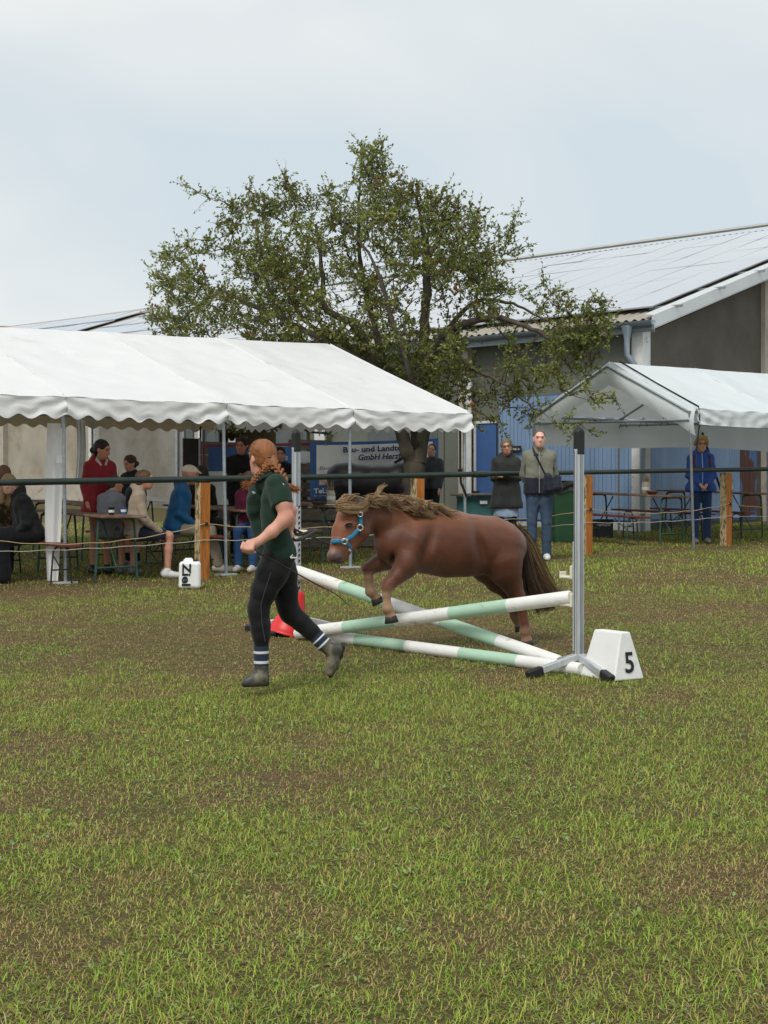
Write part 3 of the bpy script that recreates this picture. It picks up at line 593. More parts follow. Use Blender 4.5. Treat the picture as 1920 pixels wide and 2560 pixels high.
for i in range(len(PT) - 1):
    a, b = PT[i], PT[i + 1]
    for (h, sag, m_, r) in ((.66, .10 if i else .17, M['rope'], .0055), (.465, .035, M['wirewhite'], .004)):
        q = MB(); q.tube([FF(lerp(a, b, s), h - sag * 4 * s * (1 - s) + .006 * math.sin(s * 40)) - FB * .075 for s in np.linspace(0, 1, 24)], r, 5); q.build('rope', m_, fence)

# ================================================================== jump on the field
UR = Vector((1.39, 10.55, gz(10.55))); UL = Vector((-0.767, 12.9, gz(12.9)))
JD = (UR - UL); JD.z = 0; JD.normalize(); JN = Vector((-JD.y, JD.x, 0))
def upright(base, label, face, holes, feet):
    T = thing('jump_stand', base, label, 'jump stand', 'stands of the cross-pole jump')
    ax = JD; q = MB(); q.box(base + UP * (.10 + .75), (.05, .062, 1.5), ax, JN, bev=.006)
    for s in (-1, 1): q.box(base + UP * .85 + JN * (.034 * s), (.03, .008, 1.5), ax, JN)
    q.build('column', M['alu'], T)
    for (d_, o_) in ((JD, .0262), (-JN, .0385)):
        for x_ in (-.009, .009):
            sd_ = Vector((-d_.y, d_.x, 0)); q = MB(); q.box(base + UP * .86 + d_ * o_ + sd_ * x_, (.004, .002, 1.46), sd_, d_); q.build('groove', M['blackplastic'] if x_ < 0 else M['galv'], T)
    q = MB(); q.box(base + UP * (1.60 + .045), (.056, .068, .17), ax, JN, bev=.006); c = base + UP * 1.73
    q.lathe(c, [(.036, 0), (.03, .012), (.012, .03), (.004, .034)], 4); q.build('top_cap', M['blackplastic'], T)
    q = MB(); q.box(base + UP * .55 + ax * (face * .034), (.014, .05, 1.06 if holes else .78), ax, JN, bev=.003); st = q.build('cup_track', M['alu'], T)
    if holes:
        q = MB()
        for i in range(22):
            h = .10 + i * .047; q.box(base + UP * h + ax * (face * .0425) + JN * .003, (.002, .016, .018), ax, JN); q.box(base + UP * (h - .012) + ax * (face * .0425) - JN * .004, (.002, .007, .016), ax, JN)
        q.build('keyhole_row', M['black'], st, kind='stuff')
    for (dx, dn) in feet:
        d = (JD * dx + JN * dn).normalized(); e = base + d * .40; e.z = gz(e.y) + .03; s0 = base + UP * .125
        v = (e - s0).normalized(); side = v.cross(UP).normalized(); upv = side.cross(v)
        q = MB(); q.box((s0 + e) / 2, ((e - s0).length, .045, .05), v, side, upv, bev=.005); leg = q.build('leg', M['alu'], T)
        q = MB(); q.box(e - v * .02, (.13, .055, .06), v, side, upv, bev=.008); q.build('foot_cap', M['blackplastic'], leg)
    return T
jr = upright(UR, 'right aluminium jump stand with a black cap, beside the number 5 block', -1, False, [(-.25, -1), (.98, -.35), (-1.0, .55), (.6, 1)])
jl = upright(UL, 'left aluminium jump stand with a black cap, behind the running girl', 1, True, [(-.75, -.8), (.4, -.9), (-.6, .8), (.7, .8)])
def cup(base, h, face, parent):
    q = MB(); c = base + UP * h + JD * (face * .05)
    q.box(c, (.02, .075, .10), JD, JN, bev=.006)
    q.box(c + JD * (face * .05) - UP * .035, (.10, .07, .02), JD, JN, bev=.006)
    q.box(c + JD * (face * .10) - UP * .02, (.014, .07, .05), JD, JN, bev=.004); q.build('cup', M['cream'], parent)
cup(UR, .52, -1, jr); cup(UR, .72, -1, jr); cup(UL, .50, 1, jl)
q = MB(); q.box(UL + UP * .86 + JD * .05, (.14, .1, .05), JD, JN, bev=.015); q.box(UL + UP * .82 + JD * .03, (.06, .06, .05), JD, JN, bev=.01); q.build('cup', M['cream'], jl)
for h in (.06, .22): q = MB(); q.box(UL + UP * h + JD * .036, (.03, .058, .03), JD, JN, bev=.004); q.build('collar', M['cream'], jl)
def jpole(a, b, r, label):
    a = Vector(a); b = Vector(b); T = thing('jump_pole', (a + b) / 2, label, 'pole', 'striped poles of the jump')
    for i in range(5):
        p = a.lerp(b, i / 5); e = a.lerp(b, (i + 1) / 5); d = (e - p).normalized(); q = MB()
        pts = [p.lerp(e, x) for x in (0, .5, 1)]; rs = [r] * 3
        if i == 0: pts = [p, p + d * .012] + pts[1:]; rs = [r * .82, r, r, r]
        if i == 4: pts = pts[:-1] + [e - d * .012, e]; rs = [r, r, r, r * .82]
        q.tube(pts, rs, 24); q.build('painted_section', M['whitepole'] if i % 2 == 0 else M['mint'], T)
    return T
pa = W(742, 1587, 12.36); pb = W(1428, 1493, 10.60); jpole((pa.x, pa.y, gz(pa.y) + .05), pb, .05, 'striped pole rising to the right stand cup')
pa = W(742, 1427, 12.85); pb = W(1398, 1657, 10.76); jpole(pa, (pb.x, pb.y, gz(pb.y) + .05), .05, 'striped pole sloping down from the left stand cup')
pa = Gv(775, 1597); pb = Gv(1452, 1690); jpole(pa + UP * .047, pb + UP * .047, .047, 'striped pole lying flat on the grass')

# number block
c = Gv(1530, 1694); T = thing('number_block', c, 'white tapered block with a black number 5', 'marker')
bx_ = Vector((.93, .36, 0)).normalized(); by_ = Vector((-bx_.y, bx_.x, 0))
fx = Vector((.52, -.85, 0)).normalized(); sx = Vector((.85, .52, 0)).normalized()
def blk(x, y, z): return c + fx * y + sx * x + UP * z
hb = .33; bw_, bd, tw_, td = .138, .185, .043, .145
V = [blk(-bw_, -bd, 0), blk(bw_, -bd, 0), blk(bw_, bd, 0), blk(-bw_, bd, 0), blk(-tw_, -td, hb), blk(tw_, -td, hb), blk(tw_, td, hb), blk(-tw_, td, hb)]
q = MB(); q._add(V, [(0, 3, 2, 1), (4, 5, 6, 7), (0, 1, 5, 4), (1, 2, 6, 5), (2, 3, 7, 6), (3, 0, 4, 7)]); ob = q.build('block', M['white'], T)
bm_ = ob.modifiers.new('edge', 'BEVEL'); bm_.width = .012; bm_.segments = 3
zd = (blk(0, td, hb) - blk(0, bd, 0)).normalized(); og = blk(0, bd, 0) + zd * .055 - sx * .038
text_mesh('numeral', '5', .20, og + sx * .0, sx, zd, M['black'], T, bold=.003, width=.078, lift=.005)

# red cone leaning beside the left stand
c = Gv(716, 1588); ax_ = (Vector((.30, .1, 1))).normalized(); T = thing('traffic_cone', c, 'red plastic cone half hidden behind the running girl', 'cone')
q = MB(); q.lathe(c - ax_ * .0, [(.165, 0), (.17, .02), (.155, .06), (.10, .22), (.055, .36), (.048, .385), (.036, .39)], 28, axis=ax_); q.build('cone_body', M['redcone'], T)
q = MB(); q.lathe(c, [(.178, 0), (.18, .012), (.168, .022)], 28, axis=ax_); q.build('base_rim', M['redcone'], T)

# jerrycan
c = Gv(474, 1472); T = thing('jerrycan', c, 'white plastic jerrycan reading Ziel on the grass by the post', 'jerrycan')
jx = Vector((.99, .12, 0)).normalized(); jy = Vector((-jx.y, jx.x, 0)); tl = (UP + jx * .07).normalized(); tx = (jx - tl * jx.dot(tl)).normalized()
V, F = sdf_mesh([C_(c + jx * x + jy * y + UP * z0, c + jx * x2 + jy * y + UP * z1, .035, .035, .015) for (x, x2) in ((-.085, -.07), (.085, .09)) for y in (-.05, .05) for (z0, z1) in ((.04, .27),)] + [C_(c + jx * -.08 + jy * y + UP * z, c + jx * .085 + jy * y + UP * z, .035, .035, .015) for y in (-.05, -.025, 0, .025, .05) for z in (.04, .06, .085, .11, .135, .16, .185, .21, .235, .27)] + [C_(c + jx * -.05 + UP * .315, c + jx * .03 + UP * .312, .02, .02, .01)], .008, .012)
np_build('body', V, F, M['canister'], T)
q = MB(); q.lathe(c + jx * .06 + UP * .295, [(.028, 0), (.028, .03), (.024, .034)], 14); q.build('cap', M['blackplastic'], T)
q = MB(); q.tube([c + jx * -.06 + UP * .30, c + jx * -.04 + UP * .335, c + jx * .02 + UP * .335, c + jx * .035 + UP * .31], .013, 8); q.build('handle', M['canister'], T)
text_mesh('lettering', 'Ziel', .13, c - jx * .075 - jy * .088 + UP * .285, -UP + jx * -.03, jx, M['black'], T, bold=.004, width=.255, lift=.004)

# ================================================================== tables and benches
def frame(parent, c, wdir, ldir, w, h, m, r=.015, splay=.04):
    """bent tube end frame with a foot stretcher and a diagonal brace"""
    g = gz(c.y); a = c - wdir * (w / 2); b = c + wdir * (w / 2); z = lambda p, k: Vector((p.x, p.y, gz(p.y) + k))
    q = MB(); q.tube(bez([z(a - wdir * splay, .0), z(a, h - .09), z(a + wdir * .03, h - .02), z(a + wdir * .09, h), z(b - wdir * .09, h), z(b - wdir * .03, h - .02), z(b, h - .09), z(b + wdir * splay, 0)], 28), r, 8); fr_ = q.build('leg_frame', m, parent)
    q = MB(); q.tube([z(a - wdir * splay * .8, .17), z(b + wdir * splay * .8, .17)], r * .8, 6); q.build('stretcher', m, fr_)
    q = MB(); q.tube([z(c, .17), z(c + ldir * .42, h - .01)], r * .7, 6); q.build('brace', m, fr_)
def table(c, label, m=None, L=2.2, w=.52, h=.755, fm=None, ld=None, grp='beer tables', ends=.22):
    ld = ld or BX; wd = Vector((ld.y, -ld.x, 0)); T = thing('beer_table', (c.x, c.y, gz(c.y)), label, 'table', grp)
    q = MB(); lo_ = ld + UP * SLOPE * ld.y; cc = Vector((c.x, c.y, gz(c.y) + h + .014)); q.box(cc, (L, w + .06, .028), lo_.normalized(), wd, None, bev=.006); q.build('table_top', m or M['plankwood'], T)
    for s in (-1, 1): e = c + ld * (s * (L / 2 - ends)); frame(T, e, wd, ld * -s, w - .06, h - .012, fm or M['greenframe'])
    return T
def bench(c, label, m=None, L=2.2, h=.46, fm=None, ld=None, grp='beer benches'):
    ld = ld or BX; wd = Vector((ld.y, -ld.x, 0)); T = thing('beer_bench', (c.x, c.y, gz(c.y)), label, 'bench', grp)
    q = MB(); lo_ = ld + UP * SLOPE * ld.y; q.box((c.x, c.y, gz(c.y) + h), (L, .25, .028), lo_.normalized(), wd, None, bev=.006); q.build('seat', m or M['redwood'], T)
    for s in (-1, 1): e = c + ld * (s * (L / 2 - .3)); frame(T, e, wd, ld * -s, .2, h - .02, fm or M['darkframe'], r=.011, splay=.03)
    return T
def cpt(u, Y, L=2.2): p = G(u, Y); return p + BX * (L / 2 - .22)     # centre from the near end frame
tbl = {}
tbl['A'] = cpt(291, 17.45); table(tbl['A'], 'beer table with the green frame beside the white curtain')
bench(cpt(160, 17.05), 'beer bench under the blonde spectator in black'); bench(cpt(402, 18.0), 'beer bench under the spectator in the beige jacket', fm=M['greenframe'])
tbl['B'] = cpt(632, 18.9); table(tbl['B'], 'beer table behind the running girl'); bench(cpt(535, 18.55), 'beer bench under the man in the blue jacket')
bench(cpt(690, 19.2), 'beer bench at the table behind the running girl', fm=M['greenframe'])
tbl['C'] = cpt(845, 20.2); table(tbl['C'], 'beer table behind the pony head, near the banner', fm=M['greenframe']); bench(cpt(765, 19.9), 'beer bench left of the table behind the pony', fm=M['greenframe'], m=M['plankwood'])
tbl['R'] = cpt(1679, 23.75); table(tbl['R'], 'beer table with a bowl under the smaller tent')
bench(cpt(1590, 23.3), 'dark red bench nearest the fence under the smaller tent', fm=M['greenframe']); bench(cpt(1752, 24.3), 'dark red bench between the tables under the smaller tent')
tbl['S'] = cpt(1880, 25.0); table(tbl['S'], 'beer table at the right edge of the photograph', fm=M['greenframe'])
bench(cpt(1850, 24.7), 'dark red bench beside the rightmost table')
tbl['D'] = G(410, 22.3); table(tbl['D'], 'pale beer table far inside the big tent', m=M['paper'])
tbl['E'] = G(185, 21.2); table(tbl['E'], 'beer table beyond the woman in red', m=M['plankwood'])

def on_table(key, along, across, h=.785): p = tbl[key] + BX * along + Vector((BX.y, -BX.x, 0)) * across; return Vector((p.x, p.y, gz(p.y) + h))
def jar(p, label, s=1.0):
    T = thing('decorated_jar', p, label, 'jar', 'decorated jars on tables'); q = MB(); q.lathe(p, [(.045 * s, 0), (.05 * s, .01), (.05 * s, .12 * s), (.042 * s, .14 * s), (.042 * s, .155 * s)], 14); q.build('glass', M['glass'], T)
    q = MB(); q.lathe(p + UP * .05 * s, [(.052 * s, 0), (.052 * s, .04 * s)], 14, cap=False); q.build('ribbon', M['paper'], T)
    q = MB()
    for i in range(16): a = random.uniform(0, 6.28); r = random.uniform(.01, .05) * s; q.tube([p + UP * .12 * s, p + UP * (.15 * s) + Vector((math.cos(a), math.sin(a), 0)) * r * .6, p + Vector((math.cos(a) * r * 1.3, math.sin(a) * r * 1.3, random.uniform(.18, .26) * s))], [.004, .006, .003], 5)
    q.build('dried_stems', M['straw'], T, kind='stuff')
def cup_(p, label, m): T = thing('paper_cup', p, label, 'cup', 'cups on the table'); q = MB(); q.lathe(p, [(.028, 0), (.038, .09), (.04, .093)], 12); q.build('cup_wall', m, T); q = MB(); q.lathe(p + UP * .03, [(.0335, 0), (.0365, .03)], 12, cap=False); q.build('print_band', M['paper'], T)
jar(on_table('E', -.9, 0), 'brown decorated jar on the table beside the woman in red', 1.1); jar(on_table('B', -.75, .05), 'decorated jar on the table behind the running girl', 1.2)
jar(on_table('C', -.55, .1), 'decorated jar on the table behind the pony head', 1.2); jar(on_table('R', -.2, .1), 'decorated jar with ribbon on the table under the smaller tent', 1.3)
jar(on_table('S', -.5, -.12), 'decorated jar on the rightmost table', 1.0)
cup_(on_table('A', -.85, -.05), 'dark paper cup on the green-framed table, left one', M['blackplastic']); cup_(on_table('A', -.82, .12), 'dark paper cup on the green-framed table, right one', M['bannerblue'])
p = on_table('R', -.45, .0); T = thing('bowl', p, 'small brown bowl on the table under the smaller tent', 'bowl'); q = MB(); q.lathe(p, [(.05, 0), (.085, .03), (.105, .06), (.098, .06), (.075, .03), (.03, .015)], 18); q.build('bowl_wall', M['redwood'], T)
q = MB()
for i in range(7): a = i * .9; q.box(p + Vector((.05 * math.cos(a), .05 * math.sin(a), .055)), (.05, .03, .012), (math.cos(a), math.sin(a), .2), bev=.004)
q.build('packets', M['straw'], T, kind='stuff')
p = on_table('C', -.85, -.08); T = thing('clipboard', p, 'papers on the table behind the pony head', 'papers'); q = MB(); q.box(p + UP * .006, (.3, .21, .012), AX, BX, bev=.003); q.build('sheet_stack', M['paper'], T); q = MB(); q.box(p + UP * .03 - AX * .2, (.18, .12, .05), AX, BX, bev=.015); q.build('case', M['crate'], T)
p = on_table('B', -.9, .18); T = thing('camera_case', p, 'small dark case on the table behind the running girl', 'case'); q = MB(); q.box(p + UP * .025, (.12, .08, .05), AX, BX, bev=.015); q.build('case_body', M['crate'], T); q = MB(); q.box(p + UP * .05, (.06, .05, .006), AX, BX, bev=.002); q.build('lid_label', M['paper'], T)

# ================================================================== things in front of the barn
def banner(u0, v0, u1, v1, Y0, Y1, fn, label, vb0, vb1):
    T = thing('banner', G((u0 + u1) / 2, (Y0 + Y1) / 2), label, 'banner', None)
    def P(a, b, off=0.0):
        Y = lerp(Y0, Y1, a) + .02 * math.sin(a * 9 + b * 3) + .008 * math.sin(a * 21 - b * 6) - off; u = lerp(u0, u1, a); v = lerp(lerp(v0, v1, a), lerp(vb0, vb1, a), b) + 2.5 * math.sin(a * math.pi); return W(u, v, Y)
    fn(T, P); return T
def sheet(T, P, a0, a1, b0, b1, m, name, off):
    q = MB(); q.grid(lambda i, j: P(lerp(a0, a1, i), lerp(b0, b1, j), off), 30, 12); return q.build(name, m, T)
def letters(T, P, s, a, b, a2, size, m, shear=0.0, bold=.0):
    o = P(a, b, .05); x = P(a2, b, .05) - o; text_mesh('lettering', s, size, o, x, UP, m, T, shear=shear, bold=bold, width=x.length)
def ban1(T, P):
    sheet(T, P, 0, 1, 0, 1, M['bannerblue'], 'cloth', 0); sheet(T, P, .05, .955, .055, .66, M['bannerwhite'], 'white_field', .006); sheet(T, P, .07, .5, .66, .76, M['bannerphoto'], 'picture', .006)
    letters(T, P, 'Bau- und Landtechnik', .255, .19, .86, .135, M['printblue'], bold=.004); letters(T, P, 'GmbH Herzberg', .37, .335, .80, .14, M['printblue'], shear=.2, bold=.004)
    letters(T, P, 'Baumaschinen·Nutzfahrzeuge·Landmaschinen', .07, .49, .93, .085, M['printblue'], shear=.25)
    letters(T, P, 'Tel.:', .03, .90, .135, .12, M['bannerwhite'], bold=.004); letters(T, P, 'Bau- und Landtechnik', .03, .955, .2, .035, M['bannerwhite'])
banner(775, 1105, 1096, 1096, 26.4, 26.9, ban1, 'white banner with a blue border behind the black horse, about farm machinery', 1248, 1228)
def ban2(T, P):
    sheet(T, P, 0, 1, 0, 1, M['bannerwhite'], 'cloth', 0); sheet(T, P, 0, 1, 0, .42, M['bannerblue'], 'blue_field', .006)
    letters(T, P, 'Bau- und Landtechnik Herzberg', .16, .22, .86, .10, M['paper']); letters(T, P, 'Baumaschinen', .2, .7, .8, .08, M['printblue'])
banner(521, 1117, 750, 1115, 26.0, 26.3, ban2, 'blue and white banner behind the people in black shirts', 1262, 1252)
# maroon rail with posts that carries the banners, pallets behind
T = thing('railing', G(640, 26.5), 'maroon metal railing carrying the banners', 'railing')
q = MB(); q.box((W(505, 1116, 26.45) + W(790, 1110, 26.75)) / 2, ((W(505, 1116, 26.45) - W(790, 1110, 26.75)).length, .05, .05), (W(790, 1110, 26.75) - W(505, 1116, 26.45)).normalized()); q.build('top_rail', M['maroon'], T)
for u, Yq in ((508, 26.5), (655, 26.62), (790, 26.78)): q = MB(); b = G(u, Yq); t_ = W(u, 1114, Yq); q.tube([b, Vector((b.x, b.y, t_.z))], .025, 8); q.build('post', M['maroon'], T)
def pallet(c, wdir, tilt, label):
    T = thing('pallet', c, label, 'pallet', 'wooden pallets stood on edge'); nd = Vector((wdir.y, -wdir.x, 0))
    for i in range(7): q = MB(); q.box(c + UP * (.07 + i * .155), (.95 + random.uniform(-.03, .03), .022, .11), wdir, nd); q.build('slat', M['oldwood'], T)
    for x in (-.42, 0, .42): q = MB(); q.box(c + wdir * x + UP * .54 - nd * .06, (.09, .09, 1.08), wdir, nd); q.build('block', M['oldwood'], T)
pallet(G(762, 26.95), AX, 0, 'weathered pallet on edge between the two banners'); pallet(G(840, 27.3), AX, 0, 'weathered pallet on edge behind the white banner')
T = thing('shed_siding', G(765, 27.6), 'patched grey and rust boards between the banners', 'panel')
for i in range(3): q = MB(); a = W(735, 1112 + i * 30, 27.5); q.box(a + AX * .35, (.95, .03, .2), AX); q.build('board', M['oldwood'] if i != 1 else M['wpost'], T)
T = thing('wooden_deck', G(800, 22.8), 'low stack of weathered beams behind the tables', 'timber')
for i in range(3): q = MB(); c_ = G(830, 22.6 + .1 * i) + UP * (.12 + .2 * i); q.box(c_, (2.4, .2, .17), AX, None, None, bev=.01); q.build('beam', M['oldwood'], T)
# dark board panels by the barn door
T = thing('notice_board', G(478, 25.6), 'dark brown board standing by the barn door inside the tent', 'board'); a = G(478, 25.6)
q = MB(); q.box(a + UP * .85, (.30, .04, 1.7), (.9, .4, 0)); q.build('panel', M['brownboard'], T)
for s in (-1, 1): q = MB(); q.box(a + Vector((.14 * s, .04, .85)), (.03, .05, 1.72)); q.build('side_strip', M['galv'], T)
T = thing('stable_partition', G(570, 29.0), 'dark stable partition behind the blue and white banner', 'partition'); a = G(548, 29.5)
for i in range(6): q = MB(); q.box(a + UP * (.16 + i * .27), (1.25, .04, .255), AX); q.build('plank', M['brownboard'], T)
# teal barrel table
c = Gv(1190, 1330); c = G(1190, 23.6); T = thing('barrel_table', c, 'teal drum with a flat board on top beside the woman in the dark coat', 'drum')
q = MB(); q.lathe(c, [(.31, 0), (.32, .02), (.305, .03), (.305, .28), (.318, .295), (.305, .31), (.305, .74), (.32, .76), (.31, .78)], 28); q.build('drum', M['teal'], T)
q = MB(); q.lathe(c + UP * .785, [(.40, 0), (.41, .01), (.41, .03), (.40, .036)], 28); q.build('board_top', M['oldwood'], T); q = MB(); q.lathe(c + UP * .823, [(.05, 0), (.06, .03), (.055, .04)], 14); q.build('ashtray', M['blackplastic'], T)
q = MB(); q.box(c + Vector((.1, -.31, .68)), (.12, .02, .05), (.94, .34, 0)); q.build('drum_label', M['paper'], T)
# green bin with liner
c = G(1410, 24.4); T = thing('waste_bin', c, 'green waste bin with a black liner behind the man in jeans', 'bin'); bx2 = Vector((.97, .24, 0))
q = MB(); V_ = []
for (w, d, z) in ((.23, .23, 0), (.24, .24, .1), (.275, .275, .92)): V_ += [c + bx2 * (w * i) + Vector((-bx2.y, bx2.x, 0)) * (d * j) + UP * z for (i, j) in ((-1, -1), (1, -1), (1, 1), (-1, 1))]
q._add(V_, [(k * 4 + i, k * 4 + (i + 1) % 4, k * 4 + 4 + (i + 1) % 4, k * 4 + 4 + i) for k in range(2) for i in range(4)] + [(0, 1, 2, 3)]); q.build('body', M['binGreen'], T)
def lin(a, b):
    th = a * 2 * math.pi; r = .30 + .012 * math.sin(a * 40) + .01 * math.sin(b * 9 + a * 23); s = max(abs(math.cos(th)), abs(math.sin(th))); return c + (bx2 * math.cos(th) + Vector((-bx2.y, bx2.x, 0)) * math.sin(th)) * (r / s * .97) + UP * (1.0 - b * (.19 + .02 * math.sin(a * 31)))
q = MB(); q.grid(lin, 60, 8); q.build('liner', M['bag'], T)
q = MB(); q.box(c + UP * .985, (.54, .54, .02), bx2); q.build('lid', M['bag'], T)
# sign
c = W(1294, 1100, 27.9); T = thing('toilet_sign', c, 'small black sign reading Zu den Toiletten on the blue planks', 'sign'); sgx = -DV
cc = bw(.70, 2.66, .10); T.location = cc; ORG[T.name] = cc
q = MB(); q.box(cc, (.36, .02, .125), DV, NV, bev=.004); q.build('plate', M['blackplastic'], T)
text_mesh('lettering', 'Zu den Toiletten', .055, cc + DV * .155 - NV * .012 - UP * .018, -DV, UP, M['paper'], T, bold=.001, width=.31, lift=.004)
# crate under the table
c = G(1502, 25.4); T = thing('crate', c, 'black folding crate with white print under the tent table', 'crate'); q = MB(); q.box(c + UP * .15, (.34, .3, .3), (.9, .35, 0), bev=.01); q.build('crate_body', M['crate'], T)
q = MB(); q.box(c + UP * .3, (.36, .32, .03), (.9, .35, 0), bev=.008); q.build('rim', M['crate'], T)
text_mesh('lettering', 'Gärtnerei', .07, c + UP * .2 + Vector((-.1, -.19, 0)), (.9, .35, 0), UP, M['paper'], T, width=.26, lift=.006)

# ================================================================== animals
M['coat'] = mat('pony_coat', (0.2, 0.07, 0.03), 0.46, 0.20, 16, 0.35, 190, 0.35, attr='Col', sheen=0.12, stretch=(.22, .6, 1))
M['hair'] = mat('hair_strands', (0.3, 0.2, 0.1), 0.55, 0.1, 20, 0, 1, 0.35, attr='Col')
M['hoof'] = mat('hoof_horn', (0.03, 0.025, 0.022), 0.5, 0.3, 30)
M['eyeblack'] = mat('eye', (0.008, 0.006, 0.005), 0.12, 0.1, 10, spec=0.6)
M['turq'] = mat('turquoise_webbing', (0.02, 0.20, 0.36), 0.6, 0.15, 60, 0.2, 200)
M['buckle'] = mat('silver_buckle', (0.62, 0.60, 0.55), 0.3, 0.1, 10, metal=0.7)
M['leather'] = mat('dark_brown_rope', (0.045, 0.035, 0.035), 0.75, 0.3, 80)
YP = 12.1
def q7(x, y, dy=0.0): return W(780 + x / 2.476, 1180 + y / 2.476, YP + dy - .00066 * (1300 - x))      # turned a little towards the camera
PX = YP / FPX / 2.476
def ch7(pts, k=.03, sy=1.0): return chain([(q7(p[0], p[1], p[3] if len(p) > 3 else 0.0), p[2] * PX) for p in pts], k, sy)
pony = thing('pony', q7(1330, 1075), 'chestnut pony with a flaxen mane jumping the crossed poles', 'pony')
pr = []
pr += ch7([(545, 420, 144), (640, 423, 179), (740, 430, 189), (840, 442, 197), (940, 455, 182), (1040, 455, 172), (1120, 450, 160), (1190, 458, 132), (1228, 470, 92)], .05, .92)
pr += ch7([(720, 290, 62), (790, 320, 70), (900, 340, 70), (1010, 360, 72), (1110, 375, 80), (1190, 405, 70), (1240, 425, 60)], .05)                # back line and croup
pr += ch7([(640, 385, 144), (540, 328, 119), (440, 283, 98), (350, 260, 82)], .06, .62)           # neck
pr += ch7([(545, 470, 118), (500, 450, 105)], .05)                                                   # chest
pr += ch7([(640, 480, 130, -.10), (600, 540, 90, -.12)], .05) + ch7([(600, 480, 120, .12), (540, 520, 80, .14)], .05)
# head: skull, nose, jaw, muzzle
HD = -.05
pr += ch7([(312, 255, 70, .0), (240, 292, 82, -.01), (200, 370, 70, -.03), (168, 455, 49, HD), (148, 512, 43, HD)], .03, .74)
pr += ch7([(305, 320, 74, -.01), (265, 400, 54, -.02), (195, 490, 36, HD), (172, 530, 30, HD)], .03, .66)
pr += [E_(q7(140, 520, HD), (45 * PX, .052, 40 * PX), k=.02), E_(q7(172, 545, HD), (30 * PX, .036, 24 * PX), k=.015)]
pr += [E_(q7(232, 325, -.095), (30 * PX, .03, 22 * PX), k=.02)]                                      # brow over the near eye
pr += [E_(q7(300, 360, -.065), (58 * PX, .04, 64 * PX), k=.03)]                                      # cheek
pr += [E_(q7(128, 515, HD - .06), (12 * PX, .014, 17 * PX), k=.008, neg=True)]                       # nostril
# legs
pr += ch7([(625, 520, 95, -.12), (590, 575, 78, -.13), (530, 640, 48, -.13), (478, 695, 36, -.13), (466, 715, 34, -.13)], .03)
pr += ch7([(466, 715, 36, -.13), (462, 760, 25, -.13), (464, 815, 23, -.13), (468, 846, 32, -.13), (480, 876, 25, -.13), (486, 892, 33, -.13)], .014)
pr += ch7([(540, 505, 80, .12), (470, 540, 62, .13), (400, 570, 46, .13), (350, 598, 38, .13)], .03)
pr += ch7([(350, 598, 38, .13), (348, 650, 27, .13), (354, 705, 24, .13), (364, 740, 33, .13), (384, 762, 26, .13), (396, 776, 33, .13)], .014)
pr += ch7([(1185, 470, 132, -.07), (1180, 545, 120, -.10), (1200, 620, 92, -.11), (1235, 695, 58, -.11), (1268, 762, 44, -.11), (1290, 800, 36, -.11)], .04)
pr += ch7([(1268, 762, 44, -.11), (1300, 840, 31, -.11), (1312, 920, 27, -.11), (1320, 985, 34, -.11), (1326, 1018, 27, -.11), (1328, 1040, 36, -.11)], .014)
pr += ch7([(1110, 500, 120, .10), (1080, 590, 92, .12), (1140, 680, 60, .12), (1210, 750, 42, .12)], .04)
pr += ch7([(1210, 750, 42, .12), (1240, 830, 29, .12), (1258, 890, 33, .12), (1275, 925, 27, .12), (1284, 942, 34, .12)], .014)
# creases: behind the shoulder, at the flank, between the forelegs
pr += [E_(q7(705, 500, -.30), (26 * PX, .085, 120 * PX), [[.95, 0, .3], [0, 1, 0], [-.3, 0, .95]], .09, True), E_(q7(1065, 520, -.30), (28 * PX, .10, 120 * PX), [[.97, 0, -.22], [0, 1, 0], [.22, 0, .97]], .09, True)]
pr += [E_(q7(500, 540, -.12), (16 * PX, .08, 34 * PX), k=.02, neg=True), E_(q7(420, 400, -.20), (80 * PX, .03, 14 * PX), [[.8, 0, .6], [0, 1, 0], [-.6, 0, .8]], .03, True)]
V, F = sdf_mesh(pr, .010, .03)
def segd(V, pts):
    d = np.full(len(V), 9.0)
    for i in range(len(pts) - 1):
        a = np.array(pts[i]); b = np.array(pts[i + 1]); v = b - a; t = np.clip(((V - a) @ v) / (v @ v), 0, 1); d = np.minimum(d, np.linalg.norm(V - a - t[:, None] * v, axis=1))
    return d
def ss(x, a, b): t = np.clip((x - a) / (b - a), 0, 1); return t * t * (3 - 2 * t)
zx = ((V[:, 0] / V[:, 1] * FPX + CU) - 780) * 2.476; zy = ((HV - (V[:, 2] - CAMZ) / V[:, 1] * FPX) - 1180) * 2.476
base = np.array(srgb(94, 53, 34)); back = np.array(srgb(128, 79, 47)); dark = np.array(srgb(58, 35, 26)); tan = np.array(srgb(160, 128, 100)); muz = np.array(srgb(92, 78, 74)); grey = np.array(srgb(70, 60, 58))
nn = fold_noise(V[:, 0], V[:, 1], V[:, 2], 14, 3); C = base[None] * (1 + .14 * nn[:, None]) * (1 + .10 * fold_noise(V[:, 0], V[:, 1], V[:, 2], 45, 8)[:, None])
mixc = lambda C, c, w: C * (1 - w[:, None]) + c[None] * w[:, None]
C = mixc(C, back, ss(-zy, -400, -240) * (zx > 500) * .8)  # highlight along the top of the back, mixed into the coat colour
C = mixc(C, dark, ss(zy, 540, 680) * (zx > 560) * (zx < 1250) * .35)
C = mixc(C, np.array(srgb(138, 84, 56)), ss(-zx, -330, -250) * ss(-zy, -560, -500) * .8)
legn = segd(V, [q7(470, 715, -.13), q7(462, 800, -.13), q7(490, 920, -.13)]); legf = segd(V, [q7(350, 612, .13), q7(356, 720, .13), q7(396, 790, .13)])
